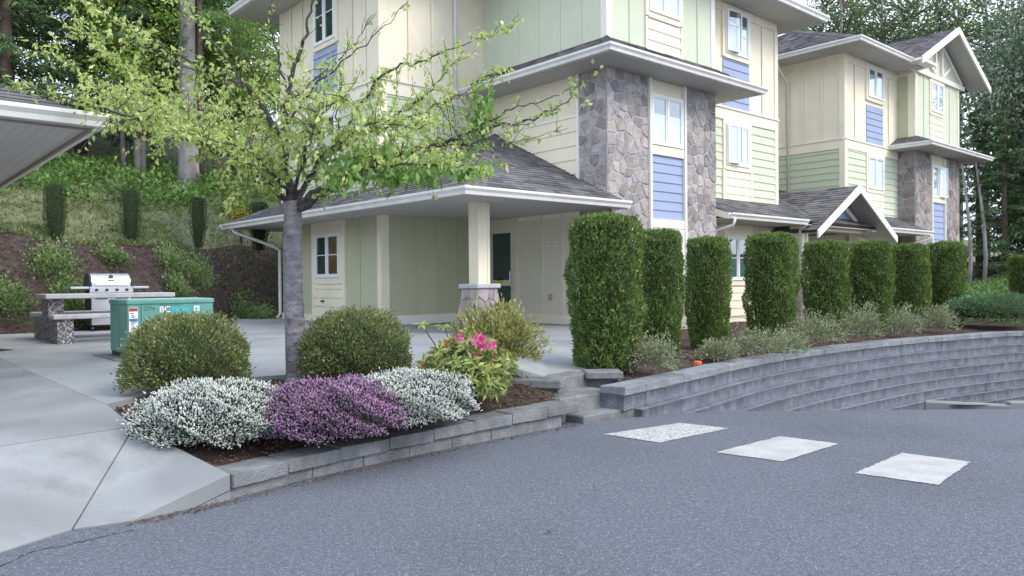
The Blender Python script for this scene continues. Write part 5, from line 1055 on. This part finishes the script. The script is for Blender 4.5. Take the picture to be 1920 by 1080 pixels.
for i, (x, d, h, kd, lb) in enumerate(((1545, 46, 19, 0, 'tall thin tree against the sky between the two buildings'), (1610, 50, 20.5, 1, 'tall thin tree against the sky left of the far roof hip'), (1655, 44, 18.5, 0, 'tall thin tree against the sky above the far roof hip'), (1705, 48, 20, 1, 'tall light green tree against the sky left of the gable'), (1760, 45, 18, 0, 'tall dark tree against the sky behind the gable peak'), (1800, 50, 20, 1, 'tall light green tree against the sky right of the gable'), (1580, 42, 17, 0, 'tall thin tree leaning behind the far roof'), (1850, 46, 19, 0, 'tall dark tree against the sky above the glossy evergreen'))):
    q = at(x, 540, d); tree('tall_tree', lb, (q.x, q.y, 2.0), h, TAL[kd], 'grey_bark', RG, 16, .2, 1.0, i*1.3, .98)

for i, (x, d, h, kd, lb) in enumerate(((1835, 33, 8, 0, 'dark cedar in the shade behind the far building corner'), (1885, 31, 7.5, 1, 'dark cedar low behind the large glossy evergreen'), (1950, 33, 9, 2, 'lighter cedar at the right edge behind the hedge'), (2010, 30, 9, 0, 'dark cedar just beyond the right edge'))):
    q = at(x, 540, d); tree('cedar_tree', lb, (q.x, q.y, .6), h, CED[kd], 'brown_bark', RG, 13, .15, 1.35, i*1.3)
for o in bpy.data.objects:
    if o.name.startswith('limbs'): o['kind'] = 'stuff'
# ------------------------------------------------------------------ utility box on its pad
GZ = .48
ub = empty('utility_box', (-4.61, 9.2, GZ), TH, label='green metal utility transformer box behind the round shrub', cat='utility box')
mo('body', *cbx(0, 1.02, 0, .79, .06, .66, .012), 'box_green', ub)
mo('lid', *cbx(-.012, 1.032, -.012, .802, .655, .715, .012), 'box_green', ub)
mo('lid_top', *bxv(.01, 1.01, .01, .78, .7152, .718), 'box_top', ub)
mo('plinth', *bxv(.015, 1.005, .015, .775, .0, .06), 'box_base', ub)
mo('door_seam', *join([bxv(.15, .156, -.003, .0, .08, .65), bxv(.15, .98, -.003, 0, .11, .116)]), 'box_base', ub)
mo('side_rib', *bxv(-.006, 0, .36, .38, .08, .65), 'box_green', ub)
stk = mo('warning_label', *bxv(.015, .115, -.003, -.0005, .33, .62), 'white_sign', ub)
mo('label_header', *bxv(.018, .112, -.0045, -.003, .575, .615), 'sticker_red', stk); mo('label_band', *bxv(.018, .112, -.0045, -.003, .455, .487), 'sticker_blue', stk)
mo('label_print', *join([bxv(.025+random.uniform(0, .02), .055+random.uniform(0, .05), -.0042, -.003, z, z+.012) for z in (.345, .37, .395, .42, .44, .50, .52, .545)]), 'sticker_print', stk)
mo('reflector', *cbx(.145, .175, -.012, .0, .33, .36, .004), 'reflector', ub)
def text(s, size, mat, par, loc, name='lettering', bold=0.0, sx=1):
    cu_ = bpy.data.curves.new('t', 'FONT'); cu_.body = s; cu_.size = size; cu_.offset = bold; cu_.extrude = .0008
    t = bpy.data.objects.new('t', cu_); COL.objects.link(t); bpy.context.view_layer.update()
    me = bpy.data.meshes.new_from_object(t.evaluated_get(bpy.context.evaluated_depsgraph_get())); bpy.data.objects.remove(t); me.materials.clear(); me.materials.append(MAT[mat])
    return link(name, me, par, loc, (math.pi/2, 0, 0), (sx, 1, 1))
text('BC', .105, 'white_sign', ub, (.36, -.0035, .555), bold=.0015); text('hydro', .105, 'cyan', ub, (.505, -.0035, .555), bold=.0015, sx=.85)
lg = mo('logo', *bxv(.775, .845, -.004, -.001, .555, .625), 'white_sign', ub); mo('logo_mark', *join([bxv(.787, .797, -.0055, -.004, .565, .60), bxv(.805, .815, -.0055, -.004, .565, .615), bxv(.823, .833, -.0055, -.004, .565, .60), bxv(.787, .833, -.0055, -.004, .593, .60)]), 'cyan', lg)
def stroke(pts): return tube([(x, -.002, z) for x, z in pts], .0022, 4, False)
mo('marker_scribble', *join([stroke([(.19, .62), (.205, .635), (.215, .62), (.19, .585), (.22, .585)]), stroke([(.235, .635), (.235, .585)]), stroke([(.25, .61), (.265, .635), (.27, .60), (.255, .585)]), stroke([(.30, .63), (.285, .60), (.30, .585), (.31, .60), (.29, .61)]),
    stroke([(.37, .65), (.37, .635), (.40, .648), (.42, .632), (.45, .65), (.47, .635), (.50, .648), (.53, .634), (.56, .65), (.60, .636), (.64, .648)])]), 'ink', ub)
tag(mo('utility_pad', *[[(v[0], v[1], v[2]) for v in cbx(-.16, 1.16, -.16, .95, -.05, -.004+.004, .004)[0]], cbx(-.16, 1.16, -.16, .95, -.05, 0, .004)[1]], 'concrete', ub) if False else mo('base_pad', *cbx(-.17, 1.15, -.15, .95, -.05, -.0005+.012, .004), 'kerb_block', ub))
# ------------------------------------------------------------------ picnic table
pt_ = empty('picnic_table', (-7.29, 12.0, GZ), TH, label='concrete picnic table with exposed-aggregate legs left of the utility box', cat='table')
mo('table_top', *cbx(0, 1.95, 0, .80, .68, .757, .012), 'table_concrete', pt_)
for v0 in (-.56, 1.02): mo('bench_seat', *cbx(0, 1.95, v0, v0+.34, .375, .445, .012), 'table_concrete', pt_)
for u0 in (.06, 1.58):
    prof = [(-.52, 0), (1.32, 0), (1.30, .375), (.64, .375), (.66, .68), (.14, .68), (.16, .375), (-.50, .375)]
    V = [(u0+x, y, z) for x in (0, .22) for y, z in prof]; n = 8
    mo('pedestal', V, [tuple(range(8)), tuple(range(15, 7, -1))]+[(i, n+i, n+(i+1) % n, (i+1) % n) for i in range(n)], 'aggregate', pt_)
# ------------------------------------------------------------------ barbecue
q = at(135, 540, 14.55)
bq = empty('barbecue_grill', (q.x, q.y, GZ), TH, label='stainless steel gas barbecue with closed lid behind the picnic table', cat='barbecue')
mo('cabinet', *cbx(.32, 1.06, .05, .50, .10, .80, .01), 'black_metal', bq)
for x0 in (.335, .695): d_ = mo('cabinet_door', *cbx(x0, x0+.35, .028, .05, .12, .68, .004), 'stainless', bq); mo('handle', *tube([(x0+.06, .0, .63), (x0+.29, .0, .63)], .010, 6), 'black_metal', d_)
cp = mo('control_panel', *cbx(.30, 1.08, .0, .06, .74, .86, .008), 'stainless', bq)
for x in (.42, .60, .78, .96): mo('knob', *tube([(x, .0, .80), (x, -.035, .80)], .026, 10), 'black_metal', cp)
for x0, x1 in ((-.02, .30), (1.08, 1.38)): mo('side_shelf', *cbx(x0, x1, .02, .50, .82, .865, .008), 'stainless', bq)
pr_ = [(.03, .865)]+[(.28-.25*math.cos(a), .93+.20*math.sin(a)) for a in np.linspace(0.1, math.pi-.1, 10)]+[(.53, .865)]
n = len(pr_); ld_ = mo('lid', [(x, y, z) for x in (.345, 1.035) for y, z in pr_], [tuple(range(n)), tuple(range(2*n-1, n-1, -1))]+[(i, n+i, n+(i+1) % n, (i+1) % n) for i in range(n)], 'stainless', bq)
for x0, x1 in ((.31, .345), (1.035, 1.07)): mo('lid_end', [(x, y, z+.005) for x in (x0, x1) for y, z in pr_], [tuple(range(n)), tuple(range(2*n-1, n-1, -1))]+[(i, n+i, n+(i+1) % n, (i+1) % n) for i in range(n)], 'black_metal', ld_)
mo('lid_handle', *tube([(.40, -.02, .91), (.98, -.02, .91)], .014, 8), 'stainless', ld_); mo('thermometer', *tube([(.69, .07, 1.05), (.69, .05, 1.06)], .04, 12), 'black_metal', ld_); mo('badge', *bxv(.63, .75, .022, .032, .975, .995), 'black_metal', ld_)
for x in (.36, 1.02):
    for y in (.10, .45): mo('wheel', *tube([(x-.02, y, .05), (x+.02, y, .05)], .05, 10), 'black_metal', bq)
# ------------------------------------------------------------------ small things
q = onz(1308, 677, .32); tag(mo('valve_cover', *[[(v[0]+q.x, v[1]+q.y, v[2]+bedz(q.x, q.y)+.012) for v in tube([(0, 0, -.02), (0, 0, .022), (0, 0, .032)], [.055, .055, .045], 14)[0]], tube([(0, 0, -.02), (0, 0, .022), (0, 0, .032)], [.055, .055, .045], 14)[1]], 'orange_lid'), label='small round orange cover lying in the mulch behind the wall', cat='cover')
dg = st('drain_grate', *prism([(onz(x, y, GZ)[0], onz(x, y, GZ)[1]) for x, y in ((-30, 652), (26, 656), (-10, 660), (-60, 660))], GZ+.002, GZ+.005), 'black_metal')
for x, y, lb in ((1035, 1001, 'single dry brown leaf on the near road'), (245, 981, 'dry leaf lying at the low edge of the sidewalk'), (362, 964, 'pale dry leaf on the road by the sidewalk corner')):
    q = onz(x, y, .006); o = link('fallen_leaf', leaves('fallen_leaf', np.array([[0, 0, .006]]), np.array([[1., .3, .05]]), .05, .025, 'litter', .2, .1), None, q, random.random()*6); tag(o, label=lb, cat='leaf', group='fallen leaves')
g = np.random.default_rng(301); C = []
for s in np.linspace(0, 1, 420):
    i = int(s*(len(kpath)-1)); C.append((kpath[i][0]+g.normal()*.03+.02, kpath[i][1]-.05+g.normal()*.03, .006))
for s in np.linspace(0, 1, 240): p = d3*(1-s)+c3*s; C.append((p.x+g.normal()*.03+.03, p.y-.05+g.normal()*.03, .006))
C = np.array(C); tag(link('kerb_litter', leaves('kerb_litter', C, g.normal(size=C.shape)*[1, 1, .2], g.uniform(.008, .03, len(C)), g.uniform(.005, .014, len(C)), 'litter', .1, 0)), label='brown grit and leaf crumbs along the foot of the kerb', cat='litter', kind='stuff')

# cracks in the asphalt near the sidewalk
def crack(pxs, w_):
    P_ = spline([onz(x, y, .004)[:2] for x, y in pxs], 10); P_[1:-1] += np.random.default_rng(5).normal(size=(len(P_)-2, 2))*.012; V = []; n = len(P_)
    for i, p in enumerate(P_):
        t_ = P_[min(n-1, i+1)]-P_[max(0, i-1)]; t_ = t_/np.linalg.norm(t_); ww = w_*random.uniform(.3, 1.2)*(1 if 0 < i < n-1 else .1)
        V += [(p[0]-t_[1]*ww, p[1]+t_[0]*ww, zroad(*p)+.004), (p[0]+t_[1]*ww, p[1]-t_[0]*ww, zroad(*p)+.004)]
    mo('road_crack', V, [(2*i, 2*i+1, 2*i+3, 2*i+2) for i in range(n-1)], 'black_metal', road)
crack([(0, 1062), (60, 1035), (130, 1020), (200, 1003), (262, 990)], .0042)
